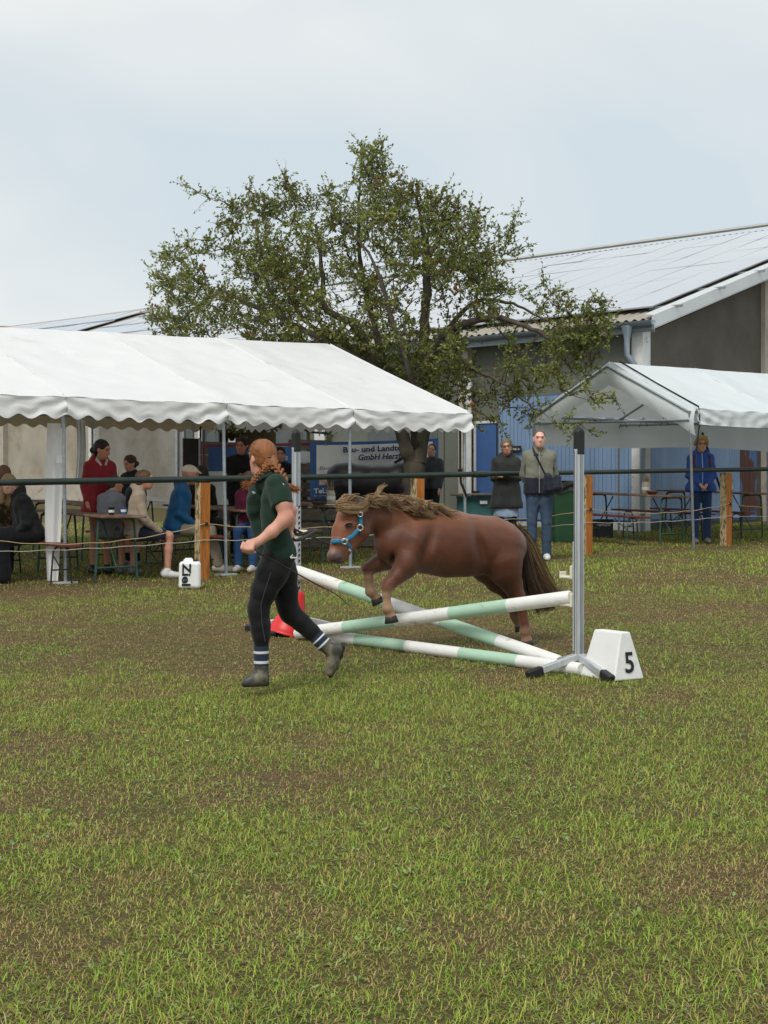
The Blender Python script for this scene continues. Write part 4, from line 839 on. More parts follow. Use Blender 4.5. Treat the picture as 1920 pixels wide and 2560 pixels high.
C = mixc(C, tan, ss(-legn, -.075, -.04) * ss(zy, 690, 760) * .95); C = mixc(C, tan, ss(-legf, -.08, -.045) * ss(zy, 598, 660) * .95)
hn = segd(V, [q7(1300, 850, -.11), q7(1326, 1040, -.11)]); hf = segd(V, [q7(1245, 850, .12), q7(1284, 945, .12)])
C = mixc(C, tan * .8, ss(-hn, -.08, -.045) * ss(zy, 930, 1010) * .8); C = mixc(C, tan * .75, ss(-hf, -.08, -.045) * ss(zy, 840, 920) * .8)
C = mixc(C, np.array(srgb(104, 54, 32)), (np.minimum(hn, hf) < .07) * ss(-zy, -930, -800) * .6)
C = mixc(C, muz, ss(-zx, -215, -180) * ss(zy, 452, 510) * .9); C = mixc(C, grey, ss(-zx, -190, -150) * ss(zy, 515, 560) * .6)
C = mixc(C, np.array(srgb(34, 26, 26)), np.exp(-((zx - 134) / 13) ** 2 - ((zy - 512) / 17) ** 2) * .9); C = mixc(C, np.array(srgb(44, 34, 32)), np.exp(-((zy - 545 + (zx - 150) * .35) / 5) ** 2) * (zx < 185) * .7); C = mixc(C, np.array(srgb(168, 132, 112)), np.exp(-((zx - 118) / 26) ** 2 - ((zy - 490) / 26) ** 2) * .5)
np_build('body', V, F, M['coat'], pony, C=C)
# hooves
for (p, d, r) in ((q7(489, 905, -.13), (.16, 0, -1), 33), (q7(402, 790, .13), (.5, 0, -1), 33), (q7(1330, 1052, -.11), (.12, 0, -1), 35), (q7(1288, 955, .12), (.35, 0, -1), 33)):
    q = MB(); d = Vector(d).normalized(); q.lathe(p - d * .016, [(r * .72 * PX, -.012), (r * PX, .0), (r * 1.28 * PX, .05), (r * 1.15 * PX, .053)], 14, axis=d); q.build('hoof', M['hoof'], pony)
# eye with lids
e = q7(226, 331, -.118)
V, F = sdf_mesh([E_(e, (.026, .016, .015))], .004, .004); np_build('eye', V, F, M['eyeblack'], pony)
q = MB(); q.tube(bez([q7(203, 336, -.122), q7(216, 320, -.132), q7(236, 318, -.134), q7(252, 322, -.128)], 10), .0055, 6); q.build('eyelid', M['coat'], pony); set_col(bpy.data.objects[q and 'eyelid'].data, [tuple(dark * .6)] * len(bpy.data.objects['eyelid'].data.vertices))
q = MB(); q.tube(bez([q7(200, 340, -.128), q7(216, 334, -.136), q7(240, 334, -.136), q7(250, 328, -.13)], 8), .0035, 5); q.build('eyelash', M['eyeblack'], pony)
# ears, laid back in the mane
for (a, b, dy) in ((q7(318, 205, -.055), q7(372, 168, -.06), -.06), (q7(300, 200, .05), q7(352, 160, .06), .06)):
    V, F = sdf_mesh([C_(a, b, .024, .006, .01, .6)], .005, .01); np_build('ear', V, F, M['coat'], pony, C=np.tile(np.array(srgb(150, 105, 66)), (len(V), 1)))
# mane, forelock, tail as strands
def strand_set(name, n, fn, r, cols, seed, m=8, clump=14, spread=.011, tipk=.45):
    """strands gathered in clumps: each clump has a guide curve, its hairs start spread out and close up towards the tip"""
    rg = np.random.default_rng(seed); P = np.zeros((n, m, 3)); Cc = np.zeros((n, 3)); g = None; tt = np.linspace(0, 1, m)[:, None]
    for i in range(n):
        if i % clump == 0: g = np.array([tuple(p) for p in bez(fn(rg, i / n), m - 1)]); gc = np.array(cols[int(rg.integers(len(cols)))]); sp = spread * rg.uniform(.5, 1.5)
        off = rg.normal(0, sp, 3) * np.array((1, .7, 1)); L = rg.uniform(.7, 1.05); k = np.clip(np.arange(m) * L, 0, m - 1.001); k0 = k.astype(int); f = (k - k0)[:, None]
        P[i] = g[k0] * (1 - f) + g[np.minimum(k0 + 1, m - 1)] * f + off * (1 - (1 - tipk) * tt) + np.sin(tt * rg.uniform(3, 9) + rg.uniform(0, 6)) * rg.normal(0, .0035, 3) * tt
        Cc[i] = (gc * .7 + np.array(cols[int(rg.integers(len(cols)))]) * .3) * rg.uniform(.75, 1.2)
    V, F = strands(P, r * (.6 + .8 * rg.random(n))); sh_ = np.repeat(Cc[:, None], m, 1); return np_build(name, V, F, M['hair'], pony, C=np.repeat(sh_.reshape(-1, 3), 3, axis=0), kind='stuff')
flax = [srgb(184, 156, 118), srgb(164, 134, 98), srgb(138, 108, 78), srgb(112, 84, 60), srgb(194, 170, 136)]
crest = bez([q7(290, 176), q7(380, 168), q7(480, 172), q7(580, 190), q7(680, 216), q7(745, 246)], 60)
def mane_f(rg, s):
    r = crest[int(rg.random() ** .9 * 60)]; side = rg.normal(0, .02) - .015; L = rg.uniform(.09, .26); up = rg.uniform(-.01, .028) ; dr = rg.uniform(.0, .12) ** 1.2 * (1 if side < 0 else .3)
    w = rg.normal(0, .016, 3); ph = rg.uniform(0, 6)
    a = r + Vector((0, side, -.01)); b = a + Vector((L * .3, -abs(rg.normal(0, .02)) - .01, up)); c_ = a + Vector((L * .65 + w[0], -.035 + rg.normal(0, .02) - dr * .35, up * .5 - dr * .35 + .018 * math.sin(ph))); d = a + Vector((L + w[1], -.05 + rg.normal(0, .025) - dr * .3, -dr + .02 * math.sin(ph + 1.4)))
    return [a, b, c_, d]
strand_set('mane', 1900, mane_f, .0016, flax + [srgb(88, 62, 44), srgb(70, 48, 36)], 5, clump=16, spread=.015)
def mane_low(rg, s):      # heavier lock lying on the shoulder
    a = q7(560 + 130 * rg.random(), 195 + 50 * rg.random(), -.10); e = q7(735 + rg.normal(0, 22), 262 + rg.normal(0, 26), -.20); w = rg.normal(0, .012, 3)
    mdl = a.lerp(e, .5) + Vector((w[0], -.05, .02 + w[1])); return [a, a.lerp(mdl, .6) + Vector((0, -.02, .01)), mdl, e]
strand_set('mane_lock', 420, mane_low, .0028, flax[:4] + [srgb(84, 60, 44)], 15)
def mane_tuft(rg, s):
    a = q7(395, 165, -.02); return [a, q7(405, 130, -.03) + Vector(rg.normal(0, .006, 3)), q7(425, 105, -.03) + Vector(rg.normal(0, .008, 3)), q7(452 + rg.normal(0, 7), 78 + rg.normal(0, 7), -.03)]
strand_set('mane_tuft', 50, mane_tuft, .0035, flax[:2], 25)
def forelock(rg, s):
    a = q7(rg.uniform(230, 345), rg.uniform(158, 200), rg.uniform(-.06, .03)); t = rg.random()
    if t < .62:      # swept forward over the brow
        b = q7(rg.uniform(190, 260), rg.uniform(140, 190), -.07); c_ = q7(rg.uniform(155, 205), rg.uniform(175, 225), -.10); d = q7(rg.uniform(155, 240), rg.uniform(215, 252), -.13); return [a, b, c_, d]
    y = rg.uniform(195, 250); return [q7(rg.uniform(150, 175), rg.uniform(195, 235), -.10), q7(210, y, -.14), q7(280, y + 2, -.145), q7(330, y - 15, -.13), q7(348 + rg.normal(0, 5), y - 60, -.11)]
strand_set('forelock', 760, forelock, .0016, [flax[0], flax[1], flax[2], flax[3]], 35)
tailp = [(1262, 362, .0), (1312, 440, 26), (1342, 560, 46), (1378, 680, 66), (1430, 790, 84), (1492, 895, 92)]
def tail_f(rg, s):
    o = rg.normal(0, .55); o = max(-1.15, min(1.15, o)); dy = rg.normal(0, .025); L = rg.uniform(.72, 1.0) ; P = []
    for i, (x, y, w) in enumerate(tailp):
        k = i / 5; x2, y2 = x + o * w * .95, y - o * w * .35
        if k > L: break
        P.append(q7(x2 + rg.normal(0, 3), y2 + rg.normal(0, 4), dy * k * 3 - .01))
    if len(P) == 5: P.append(P[-1] + (P[-1] - P[-2]) * .6)
    tail_f.o = o; return P
strand_set('tail', 1900, tail_f, .0022, [srgb(56, 42, 33), srgb(76, 58, 43), srgb(48, 37, 30), srgb(64, 50, 38), srgb(134, 108, 76)], 45, m=9, clump=20, spread=.016, tipk=.7)

# halter: straps follow the head, three rings
hal = thing('halter', q7(200, 430), 'turquoise webbing halter on the pony head', 'halter')
def strap_band(pts, w, name, parent=hal, m=None):
    cv = bez(pts, 16); q = MB(); q.tube(cv, w, 8, flat=.28); return q.build(name, m or M['turq'], parent)
strap_band([q7(302, 190, -.10), q7(298, 258, -.128), q7(302, 300, -.125), q7(300, 335, -.122)], .017, 'cheek_strap')
strap_band([q7(292, 352, -.124), q7(255, 392, -.118), q7(220, 415, -.118), q7(203, 428, -.118)], .017, 'cheek_strap')
strap_band([q7(200, 428, -.118), q7(165, 428, -.125), q7(130, 432, -.08), q7(119, 440, -.03)], .016, 'nose_strap')
strap_band([q7(206, 434, -.118), q7(226, 452, -.112), q7(240, 472, -.09), q7(238, 498, -.06)], .015, 'chin_strap')
strap_band([q7(302, 190, -.10), q7(308, 168, -.05), q7(310, 166, .03)], .016, 'crown_strap')
strap_band([q7(300, 372, -.115), q7(292, 415, -.07), q7(280, 440, -.02)], .012, 'throat_strap')
def ring(c, r, name): q = MB(); q.tube([c + Vector((r * math.cos(a), -.004 * math.sin(a), r * math.sin(a))) for a in np.linspace(0, 2 * math.pi, 17)], .0058, 6); q.build(name, M['buckle'], hal)
ring(q7(201, 430, -.138), .020, 'ring'); ring(q7(298, 345, -.136), .022, 'ring'); ring(q7(299, 263, -.145), .018, 'buckle')
q = MB(); q.box(q7(216, 418, -.138), (.02, .008, .012)); q.box(q7(190, 420, -.138), (.018, .008, .012)); q.build('ring_bar', M['buckle'], hal)
# lead rope from the girl's far hand to the halter and the loose loop
rope = MB()
def s6(x, y, Y): return W(560 + x / 3.353, 1080 + y / 3.353, Y)
rope.tube(bez([s6(560, 800, 9.98), s6(640, 838, 10.2), s6(760, 890, 10.8), s6(900, 950, 11.4), s6(1010, 990, 11.9), q7(236, 486, -.09)], 40), .0085, 7)
rope.tube(bez([s6(548, 850, 9.98), s6(590, 905, 10.05), s6(660, 890, 10.15), s6(730, 850, 10.3), s6(770, 824, 10.4), s6(740, 826, 10.4), s6(660, 855, 10.25), s6(600, 850, 10.1), s6(575, 780, 10.0), s6(548, 775, 9.98)], 50), .0115, 7)
tag(rope.build('lead_rope', M['leather'], None), 'dark lead rope from the running girl to the halter', 'rope')
rp2 = MB(); rp2.tube([q7(222, 478, -.10), q7(238, 490, -.10)], .012, 8); rp2.build('snap_hook', M['buckle'], hal)

# dark horse behind the tent front
YH = 25.4
def qh(u, v, dy=0.0): return W(u, v, YH + dy)
HX = YH / FPX
horse = thing('horse', G(910, YH), 'black horse standing behind the tree trunk and the banner', 'horse')
def chh(pts, k=.05, sy=1.0): return chain([(qh(p[0], p[1], p[3] if len(p) > 3 else 0), p[2] * HX) for p in pts], k, sy)
pr = chh([(862, 1202, 42), (900, 1205, 44), (950, 1207, 44), (1000, 1203, 42), (1030, 1200, 38)], .06) + chh([(850, 1190, 33), (870, 1185, 30)], .06)
pr += chh([(1005, 1188, 34), (1022, 1165, 26, .35), (1030, 1152, 20, .7)], .06) + chh([(1030, 1150, 18, .7), (1032, 1165, 15, .95), (1034, 1190, 10, 1.15)], .04)
for (u, dy) in ((852, -.16), (858, .16)): pr += chh([(u + 6, 1215, 32, dy), (u, 1262, 18, dy), (u - 8, 1296, 10, dy), (u - 4, 1330, 8, dy), (u, 1356, 8, dy), (u + 4, 1364, 10, dy)], .04)
for (u, dy) in ((1015, -.16), (1025, .16)): pr += chh([(u, 1220, 24, dy), (u, 1265, 13, dy), (u, 1300, 9, dy), (u, 1340, 7.5, dy), (u + 2, 1364, 10, dy)], .04)
V, F = sdf_mesh(pr, .02, .05); nn = fold_noise(V[:, 0], V[:, 1], V[:, 2], 6, 3)
M['dkcoat'] = mat('black_horse_coat', (0.018, 0.017, 0.019), 0.42, 0.25, 5, 0.1, 60, 0.4, sheen=0.1)
np_build('body', V, F, M['dkcoat'], horse)
def ht(rg, s): o = rg.normal(0, 1); x = 830 + o * 4; return [qh(842, 1172, -.02), qh(832 + o, 1190, -.03), qh(x, 1240, -.03 + rg.normal(0, .03)), qh(x + 2 + o * 2, 1310 + rg.normal(0, 8), -.03 + rg.normal(0, .04))]
rg = np.random.default_rng(3); Pp = np.array([[tuple(p) for p in bez(ht(rg, 0), 9)] for _ in range(220)]); V, F = strands(Pp, .008); np_build('tail', V, F, M['hair'], horse, C=np.tile(np.array((.008, .008, .009)), (len(V), 1)), kind='stuff')
def hm(rg): t = rg.random(); a = qh(lerp(985, 1030, t), lerp(1158, 1132, t), .6 * t + rg.normal(0, .02)); return [a, a + Vector((.02, -.05, .03)), a + Vector((.03, -.09, -.08)), a + Vector((.03 + rg.normal(0, .02), -.10, -.2))]
Pp = np.array([[tuple(p) for p in bez(hm(rg), 7)] for _ in range(160)]); V, F = strands(Pp, .008); np_build('mane', V, F, M['hair'], horse, C=np.tile(np.array((.009, .009, .010)), (len(V), 1)), kind='stuff')
# grey horse looking out of the open barn bay: poll and ears only show
g0 = W(580, 1118, 30.5); gh = thing('horse', G(578, 30.5), 'pale grey horse head showing over the dark partition', 'horse')
pr = [C_(g0 + Vector((0, .5, -.5)), g0, .2, .12, .05), C_(g0, g0 + Vector((.03, -.32, -.22)), .11, .07, .04), C_(g0 + Vector((-.05, 0, .08)), g0 + Vector((-.07, -.02, .2)), .035, .008, .02), C_(g0 + Vector((.05, 0, .08)), g0 + Vector((.07, -.02, .2)), .035, .008, .02), C_(g0 + Vector((0, .5, -.5)), g0 + Vector((0, 1.6, -.75)), .32, .36, .06)]
for (x, y) in ((-.18, .6), (.18, .6), (-.18, 1.6), (.18, 1.6)): b_ = g0 + Vector((x, y, -.75)); pr.append(C_(b_, (b_.x, b_.y, gz(b_.y) + .05), .13, .06, .05))
V, F = sdf_mesh(pr, .022, .04); np_build('body', V, F, mat('pale_grey_coat', (.30, .29, .28), .6, .2, 6), gh)

# ================================================================== people
M['skin'] = mat('skin', (0.5, 0.3, 0.22), 0.5, 0.06, 20, 0.05, 200, 0.35, attr='Col')
M['hairsolid'] = mat('hair_mass', (0.1, 0.06, 0.03), 0.5, 0.25, 30, 0.5, 60, 0.35, attr='Col', stretch=(3, 3, .6))
def cloth(name, c, rough=.85, bump=.25, var=.12, **k): return mat(name, c, rough, var, 9, bump, 120, .25, sheen=.1, **k)
def nrm(v): v = np.array(v, float); return v / np.linalg.norm(v)
SK = np.array(srgb(205, 155, 130)); SKD = np.array(srgb(150, 92, 72))
def face_col(V, hc, f, r, u, sk, sc=1.0, blush=.25, beard=0.0):
    L = (V - hc) / sc; x = L @ r; y = L @ f; z = L @ u; C = np.tile(sk, (len(V), 1)); front = (y > .045)
    g = lambda cx, cz, sx, sz: np.exp(-((np.abs(x) - cx) / sx) ** 2 - ((z - cz) / sz) ** 2) * front
    C = C * (1 - .75 * np.minimum(1, g(.032, .012, .018, .007))[:, None]); C = C * (1 - .5 * np.minimum(1, g(.034, .032, .022, .006))[:, None])
    w = np.minimum(1, np.exp(-(x / .026) ** 2 - ((z + .062) / .007) ** 2) * front)[:, None]; w = w * .6; C = C * (1 - w) + sk * np.array((.62, .42, .42)) * w
    w = (blush * g(.042, -.03, .022, .02) + blush * np.exp(-(x / .014) ** 2 - ((z + .02) / .014) ** 2) * front)[:, None]; C = C * (1 - w) + np.array(srgb(205, 120, 100)) * w
    return C
def head_prims(hc, f, r, u, s=1.0):
    P = lambda x, y, z: np.array(hc) + (r * x + f * y + u * z) * s; Mx = np.stack([r, f, u], 1)
    return [E_(P(0, -.012, .028), (.074 * s, .094 * s, .086 * s), Mx, .02), E_(P(0, .02, -.03), (.062 * s, .076 * s, .082 * s), Mx, .03), E_(P(0, .052, -.088), (.032 * s, .030 * s, .022 * s), Mx, .03),
            C_(P(0, .090, .012), P(0, .108, -.026), .010 * s, .0155 * s, .012), E_(P(0, .085, .036), (.052 * s, .018 * s, .012 * s), Mx, .02), E_(P(0, .086, -.062), (.024 * s, .014 * s, .011 * s), Mx, .012),
            E_(P(.075, -.008, -.008), (.011 * s, .022 * s, .032 * s), Mx, .008), E_(P(-.075, -.008, -.008), (.011 * s, .022 * s, .032 * s), Mx, .008),
            E_(P(.032, .100, .012), (.017 * s, .014 * s, .010 * s), Mx, .014, True), E_(P(-.032, .100, .012), (.017 * s, .014 * s, .010 * s), Mx, .014, True)]
def hair_prims(style, hc, f, r, u, s=1.0):
    P = lambda x, y, z: np.array(hc) + (r * x + f * y + u * z) * s; Mx = np.stack([r, f, u], 1); o = [E_(P(0, -.016, .036), (.083 * s, .101 * s, .092 * s), Mx, .01)]
    if style in ('short', 'shortgrey'): o += [E_(P(0, -.045, -.01), (.076 * s, .062 * s, .072 * s), Mx, .02)]
    if style == 'crop': o = [E_(P(0, -.020, .036), (.0775 * s, .098 * s, .088 * s), Mx, .01), E_(P(0, -.055, -.01), (.068 * s, .05 * s, .06 * s), Mx, .02)]
    if style == 'fluffy': o += [E_(P(x * .062, .02 + y, .045 + z), (.048 * s,) * 3, None, .02) for (x, y, z) in ((1, 0, 0), (-1, 0, 0), (.7, .02, .045), (-.7, .02, .045), (0, .0, .06), (1.1, -.05, -.03), (-1.1, -.05, -.03), (0, -.08, 0))]
    if style == 'long': o += [C_(P(.06 * q, -.03, .02), P(.085 * q, .005, -.20), .042 * s, .036 * s, .02) for q in (-1, 1)] + [C_(P(0, -.06, .0), P(0, -.075, -.22), .066 * s, .058 * s, .02)]
    if style == 'tied': o += [E_(P(0, -.05, -.02), (.072 * s, .06 * s, .075 * s), Mx, .02), E_(P(0, -.12, -.035), (.036 * s, .036 * s, .042 * s), Mx, .015)]
    if style == 'tail': o += [E_(P(0, -.05, -.02), (.072 * s, .06 * s, .075 * s), Mx, .02), C_(P(0, -.10, -.02), P(.02, -.12, -.22), .034 * s, .016 * s, .02)]
    cut = -.062 if style == 'crop' else 0
    o += [E_(P(0, .125, -.022), (.070 * s, .085 * s, .122 * s), Mx, .012, True)] if style != 'crop' else [E_(P(0, .115, .0), (.085 * s, .10 * s, .118 * s), Mx, .008, True), E_(P(0, .02, -.09), (.1 * s, .06 * s, .06 * s), Mx, .008, True)]
    return o
def hand_prims(w, d, n, s=1.0, curl=.6):
    """palm, four bent fingers of different lengths and a side thumb; d = direction of the fingers, n = palm normal"""
    w = np.array(w, float); d = nrm(d); n = nrm(np.array(n, float) - d * np.dot(n, d)); a = np.cross(d, n); o = [C_(w, w + d * .05 * s, .021 * s, .028 * s, .012), C_(w + d * .055 * s - a * .018 * s, w + d * .06 * s + a * .022 * s, .017 * s, .017 * s, .012)]
    for i, L in enumerate((.066, .075, .07, .055)):
        k = w + d * .078 * s + a * (-.027 + .018 * i) * s; d1 = nrm(d * math.cos(curl * .5) + n * math.sin(curl * .5)); d2 = nrm(d * math.cos(curl * 1.5) + n * math.sin(curl * 1.5))
        m_ = k + d1 * L * .5 * s; o += [C_(k, m_, .0095 * s, .0088 * s, .003), C_(m_, m_ + d2 * L * .5 * s, .0088 * s, .007 * s, .003)]
    t0 = w + d * .025 * s - a * .025 * s; t1 = t0 + (d * .028 - a * .024 + n * .012) * s; o += [C_(t0, t1, .012 * s, .011 * s, .006), C_(t1, t1 + (d * .032 - a * .004 + n * .008) * s, .0105 * s, .008 * s, .003)]
    return o
def person(loc, yaw, H, label, top, bottom, hair, haircol, pose='stand', head_yaw=0.0, head_pitch=0.0, arms=None, bare_legs=0.0, bare_arms=False, shoe=None, skin=None, h=.012, seat=.46, lean=0.0,
           cap=None, coat=0.0, glasses=False, legs=None, skirt=None, hood=None, sock=None, bulk=1.0, head_tilt=0.0, top_name='jacket', bottom_name='trousers', pattern=None, knee_spread=.10, foot_fwd=.0, hair_name='hair'):
    T = thing('person', loc, label, 'person'); T.rotation_euler = (0, 0, math.radians(yaw)); sk = SK if skin is None else skin; s = H / 1.72
    V3 = lambda x, y, z: np.array((x, y, z), float) * s
    if pose == 'stand':
        pel = V3(0, 0, .93); ank = {q: V3(.10 * q, -.01, .08) for q in (-1, 1)}; kn = {q: V3(.095 * q, .025, .50) for q in (-1, 1)}; hipz = .92; base0 = np.zeros(3)
    else:
        z0 = seat + .10 * s; pel = np.array((0, 0, z0)); kn = {q: np.array((knee_spread * q * s, .44 * s, seat + .06)) for q in (-1, 1)}; ank = {q: np.array((knee_spread * q * s, (.42 + foot_fwd) * s, .08)) for q in (-1, 1)}
    if legs:
        for q in (-1, 1):
            if q in legs: kn[q], ank[q] = [np.array(v, float) for v in legs[q]]
    B0 = bulk; th = math.radians(lean); ud = np.array((0, math.sin(th), math.cos(th))); fd = np.array((0, math.cos(th), -math.sin(th))); rx = np.array((1., 0, 0))
    TP = lambda x, y, z: pel + (rx * x + fd * y + ud * z) * s
    sh = {q: TP(.155 * q * (B0 * .5 + .5), -.005, .455) for q in (-1, 1)}; neck0 = TP(0, -.01, .50); neck1 = TP(0, .02, .60); hc = TP(0, .045, .675)
    if head_pitch: hc = hc + fd * .03 * math.sin(math.radians(-head_pitch)) * 1
    hy, hp, ht = math.radians(head_yaw), math.radians(head_pitch), math.radians(head_tilt); R = (Matrix.Rotation(hy, 3, 'Z') @ Matrix.Rotation(hp, 3, 'X') @ Matrix.Rotation(ht, 3, 'Y'))
    r_, f_, u_ = [np.array(R @ Vector(v)) for v in ((1, 0, 0), (0, 1, 0), (0, 0, 1))]
    hip = {q: pel + rx * (.085 * q * s) for q in (-1, 1)}
    el, wr, hd = {}, {}, {}
    dflt = {-1: ((-.205, -.02, .19), (-.20, .06, -.06), (0, .1, -1)), 1: ((.205, -.02, .19), (.20, .06, -.06), (0, .1, -1))}
    for q in (-1, 1):
        a = (arms or {}).get(q, dflt[q]); el[q] = TP(*a[0]); wr[q] = TP(*a[1]); hd[q] = np.array(a[2], float)
    B = bulk
    torso = lambda e: [C_(hip[q] + ud * .0, TP(.075 * q, .01, .20), (.108 * B) * s + e, (.098 * B) * s + e, .05) for q in (-1, 1)] + [C_(TP(.075 * q, .01, .20), TP(.085 * q, .0, .39), (.098 * B) * s + e, .105 * s * (B * .5 + .5) + e, .05) for q in (-1, 1)] + [C_(TP(.06 * q, -.005, .44), sh[q], .07 * s + e, .056 * s + e, .04) for q in (-1, 1)] + [C_(TP(.02 * q, -.015, .535), sh[q], .036 * s + e, .042 * s + e, .05) for q in (-1, 1)] + [E_(TP(0, -.005, .47), (.12 * s + e, .065 * s + e, .06 * s + e), None, .04)]
    arm_u = lambda e, q: [C_(sh[q], el[q], .052 * s + e, .042 * s + e, .02)]
    arm_l = lambda e, q: [C_(el[q], wr[q], .042 * s + e, .028 * s + e, .015)]
    thigh = lambda e, q: [C_(hip[q], kn[q], .092 * s * (B * .5 + .5) + e, .058 * s + e, .03)]
    shin = lambda e, q: [C_(kn[q], kn[q] * .62 + ank[q] * .38, .056 * s + e, .055 * s + e, .02), C_(kn[q] * .62 + ank[q] * .38, ank[q], .055 * s + e, .038 * s + e, .02)]
    body = torso(-.012) + [C_(neck0, neck1 + ud * .02, .056 * s, .05 * s, .02)] + head_prims(hc, f_, r_, u_, s * 1.05)
    for q in (-1, 1): body += arm_u(-.006, q) + arm_l(-.002, q) + hand_prims(wr[q], hd[q], (-.9 * q, .3, 0.05) if abs(hd[q][2]) > .5 else (0, .2, -1), s, .55) + thigh(-.008, q) + shin(-.004, q) + [C_(ank[q], ank[q] + np.array((0, .10 * s, -.045 * s)), .032 * s, .018 * s, .02)]
    V, F = sdf_mesh(body, h * 1.32, .02); C = face_col(V, hc, f_, r_, u_, sk, s); np_build_l('body', V, F, M['skin'], T, C)
    for q in (-1, 1):
        ec = hc + (r_ * .031 * q + f_ * .083 + u_ * .012) * s; V, F = sdf_mesh([E_(ec, (.012 * s, .009 * s, .007 * s))], .004, .002); np_build_l('eye', V, F, M['eyeblack'], T)
    # upper garment
    up = torso(.012)
    if coat: up += [C_(hip[q], hip[q] + np.array((.02 * q, 0.01, -coat)), .13 * s * B, .155 * s * B, .06) for q in (-1, 1)]
    cuts = []
    if pose == 'stand': cuts.append((pel + np.array((0, 0, -.05 * s - coat)), (0, 0, -1.)))
    else: cuts.append((pel + np.array((0, 0, -.09 * s)), (0, 0, -1.)))
    for q in (-1, 1):
        if bare_arms: up += [dict(C_(sh[q], sh[q] * .38 + el[q] * .62, .066 * s, .064 * s, .02), cut='b')]
        else: up += arm_u(.014, q) + [C_(el[q], wr[q] + (el[q] - wr[q]) * .06, .042 * s + .014, .030 * s + .010, .015, cut='b')]
    up += [C_(neck0 - ud * .02, neck0 + ud * .05 * s + fd * .01, .074 * s, .070 * s, .03, cut='b')]
    if hood: up += [E_(TP(0, -.075, .55), (.11 * s, .055 * s, .075 * s), None, .03), E_(TP(.08, -.02, .55), (.045 * s, .06 * s, .05 * s), None, .03), E_(TP(-.08, -.02, .55), (.045 * s, .06 * s, .05 * s), None, .03)]
    V, F = sdf_mesh(up, h * 1.5, .02, cuts=cuts, folds=.010, ffreq=36, seed=int(abs(loc[0]) * 100)); ob = np_build_l(top_name, V, F, top, T)
    # lower garment
    lo_ = []
    for q in (-1, 1):
        if bare_legs: e_ = hip[q] + (kn[q] - hip[q]) * bare_legs; lo_ += [C_(hip[q], e_, .092 * s * (B * .5 + .5) + .014, .075 * s + .012, .03, cut='b')]
        else: lo_ += thigh(.010, q) + [C_(kn[q], kn[q] * .5 + ank[q] * .5, .066 * s, .064 * s, .02), C_(kn[q] * .5 + ank[q] * .5, ank[q] + np.array((0, 0, -.02)), .064 * s, .062 * s, .02, cut='b')]
        lo_ += [C_(hip[q], hip[q] + ud * .1 * s, .108 * s * B, .10 * s * B, .04)]
    V, F = sdf_mesh(lo_, h * 1.5, .02, folds=.009, ffreq=34, seed=int(abs(loc[1]) * 100)); np_build_l(bottom_name, V, F, bottom, T)
    if skirt is not None:
        V, F = sdf_mesh([C_(pel + np.array((.05 * q, 0, 0)), pel + np.array((.07 * q, .01, -.40)), .10 * s, .13 * s, .05, cut='b') for q in (-1, 1)], h * 1.15, .03, folds=.014, ffreq=40, seed=4); np_build_l('skirt', V, F, skirt, T)
    for q in (-1, 1):
        a = ank[q]; V, F = sdf_mesh([C_(a + np.array((0, -.035, -.03)) * s, a + np.array((0, .05, -.035)) * s, .046 * s, .044 * s, .02), C_(a + np.array((0, .05, -.040)) * s, a + np.array((0, .17, -.048)) * s, .044 * s, .036 * s, .02), C_(a + np.array((0, -.03, -.02)) * s, a + np.array((0, 0, .025)) * s, .042 * s, .042 * s, .02)], h, .02, cuts=[((0, 0, a[2] - .078 * s), (0, 0, -1.))]); np_build_l('shoe', V, F, shoe or M['blackplastic'], T)
        if sock: V, F = sdf_mesh([C_(a, a + (kn[q] - a) * .35, .043 * s, .052 * s, .02, cut='ab')], h, .01); np_build_l('sock', V, F, sock, T)
    if cap is not None:
        Mx = np.stack([r_, f_, u_], 1); V, F = sdf_mesh([E_(hc + (u_ * .045 - f_ * .012) * s, (.086 * s, .104 * s, .082 * s), Mx), C_(hc + (f_ * .07 + u_ * .05) * s, hc + (f_ * .13 + u_ * .035) * s, .03 * s, .012 * s, .02)], h * .8, .01, cuts=[(hc + u_ * .028 * s, -u_)]); np_build_l('cap', V, F, cap, T)
    if hair:
        V, F = sdf_mesh(hair_prims(hair, hc, f_, r_, u_, s * 1.05), h * .75, .015, folds=.005, ffreq=48, seed=5); hcol = np.array(haircol); nn = fold_noise(V[:, 0], V[:, 1], V[:, 2], 90, 2); np_build_l(hair_name, V, F, M['hairsolid'], T, hcol[None] * (1 + .3 * nn[:, None]))
    if glasses:
        q_ = MB()
        for q in (-1, 1):
            c = hc + (r_ * .032 * q + f_ * .106 + u_ * .010) * s; q_.tube([Vector(c + (r_ * math.cos(a) * .022 + u_ * math.sin(a) * .016) * s) for a in np.linspace(0, 6.283, 15)], .0028, 5); q_.tube([Vector(c + r_ * .022 * q * s), Vector(hc + (r_ * .077 * q + f_ * .02 + u_ * .018) * s)], .0026, 5)
        q_.tube([Vector(hc + (r_ * .010 * q + f_ * .108 + u_ * .014) * s) for q in (-1, 1)], .0026, 5); me = q_.build('glasses', M['brownboard'], None); me.parent = T
    T['_j'] = ''
    del T['_j']
    return T, dict(TP=TP, sh=sh, el=el, wr=wr, pel=pel, hc=hc, f=f_, r=r_, u=u_, kn=kn, s=s)
def np_build_l(name, V, F, m, T, C=None):
    me = np_mesh(name, V, F, True)
    if C is not None: set_col(me, C)
    return link(name, me, m, T)
def local_tube(T, pts, r, name, m, n=8, flat=None): q = MB(); q.tube([Vector(p) for p in pts], r, n, flat=flat); o = q.build(name, m, None); o.parent = T; return o

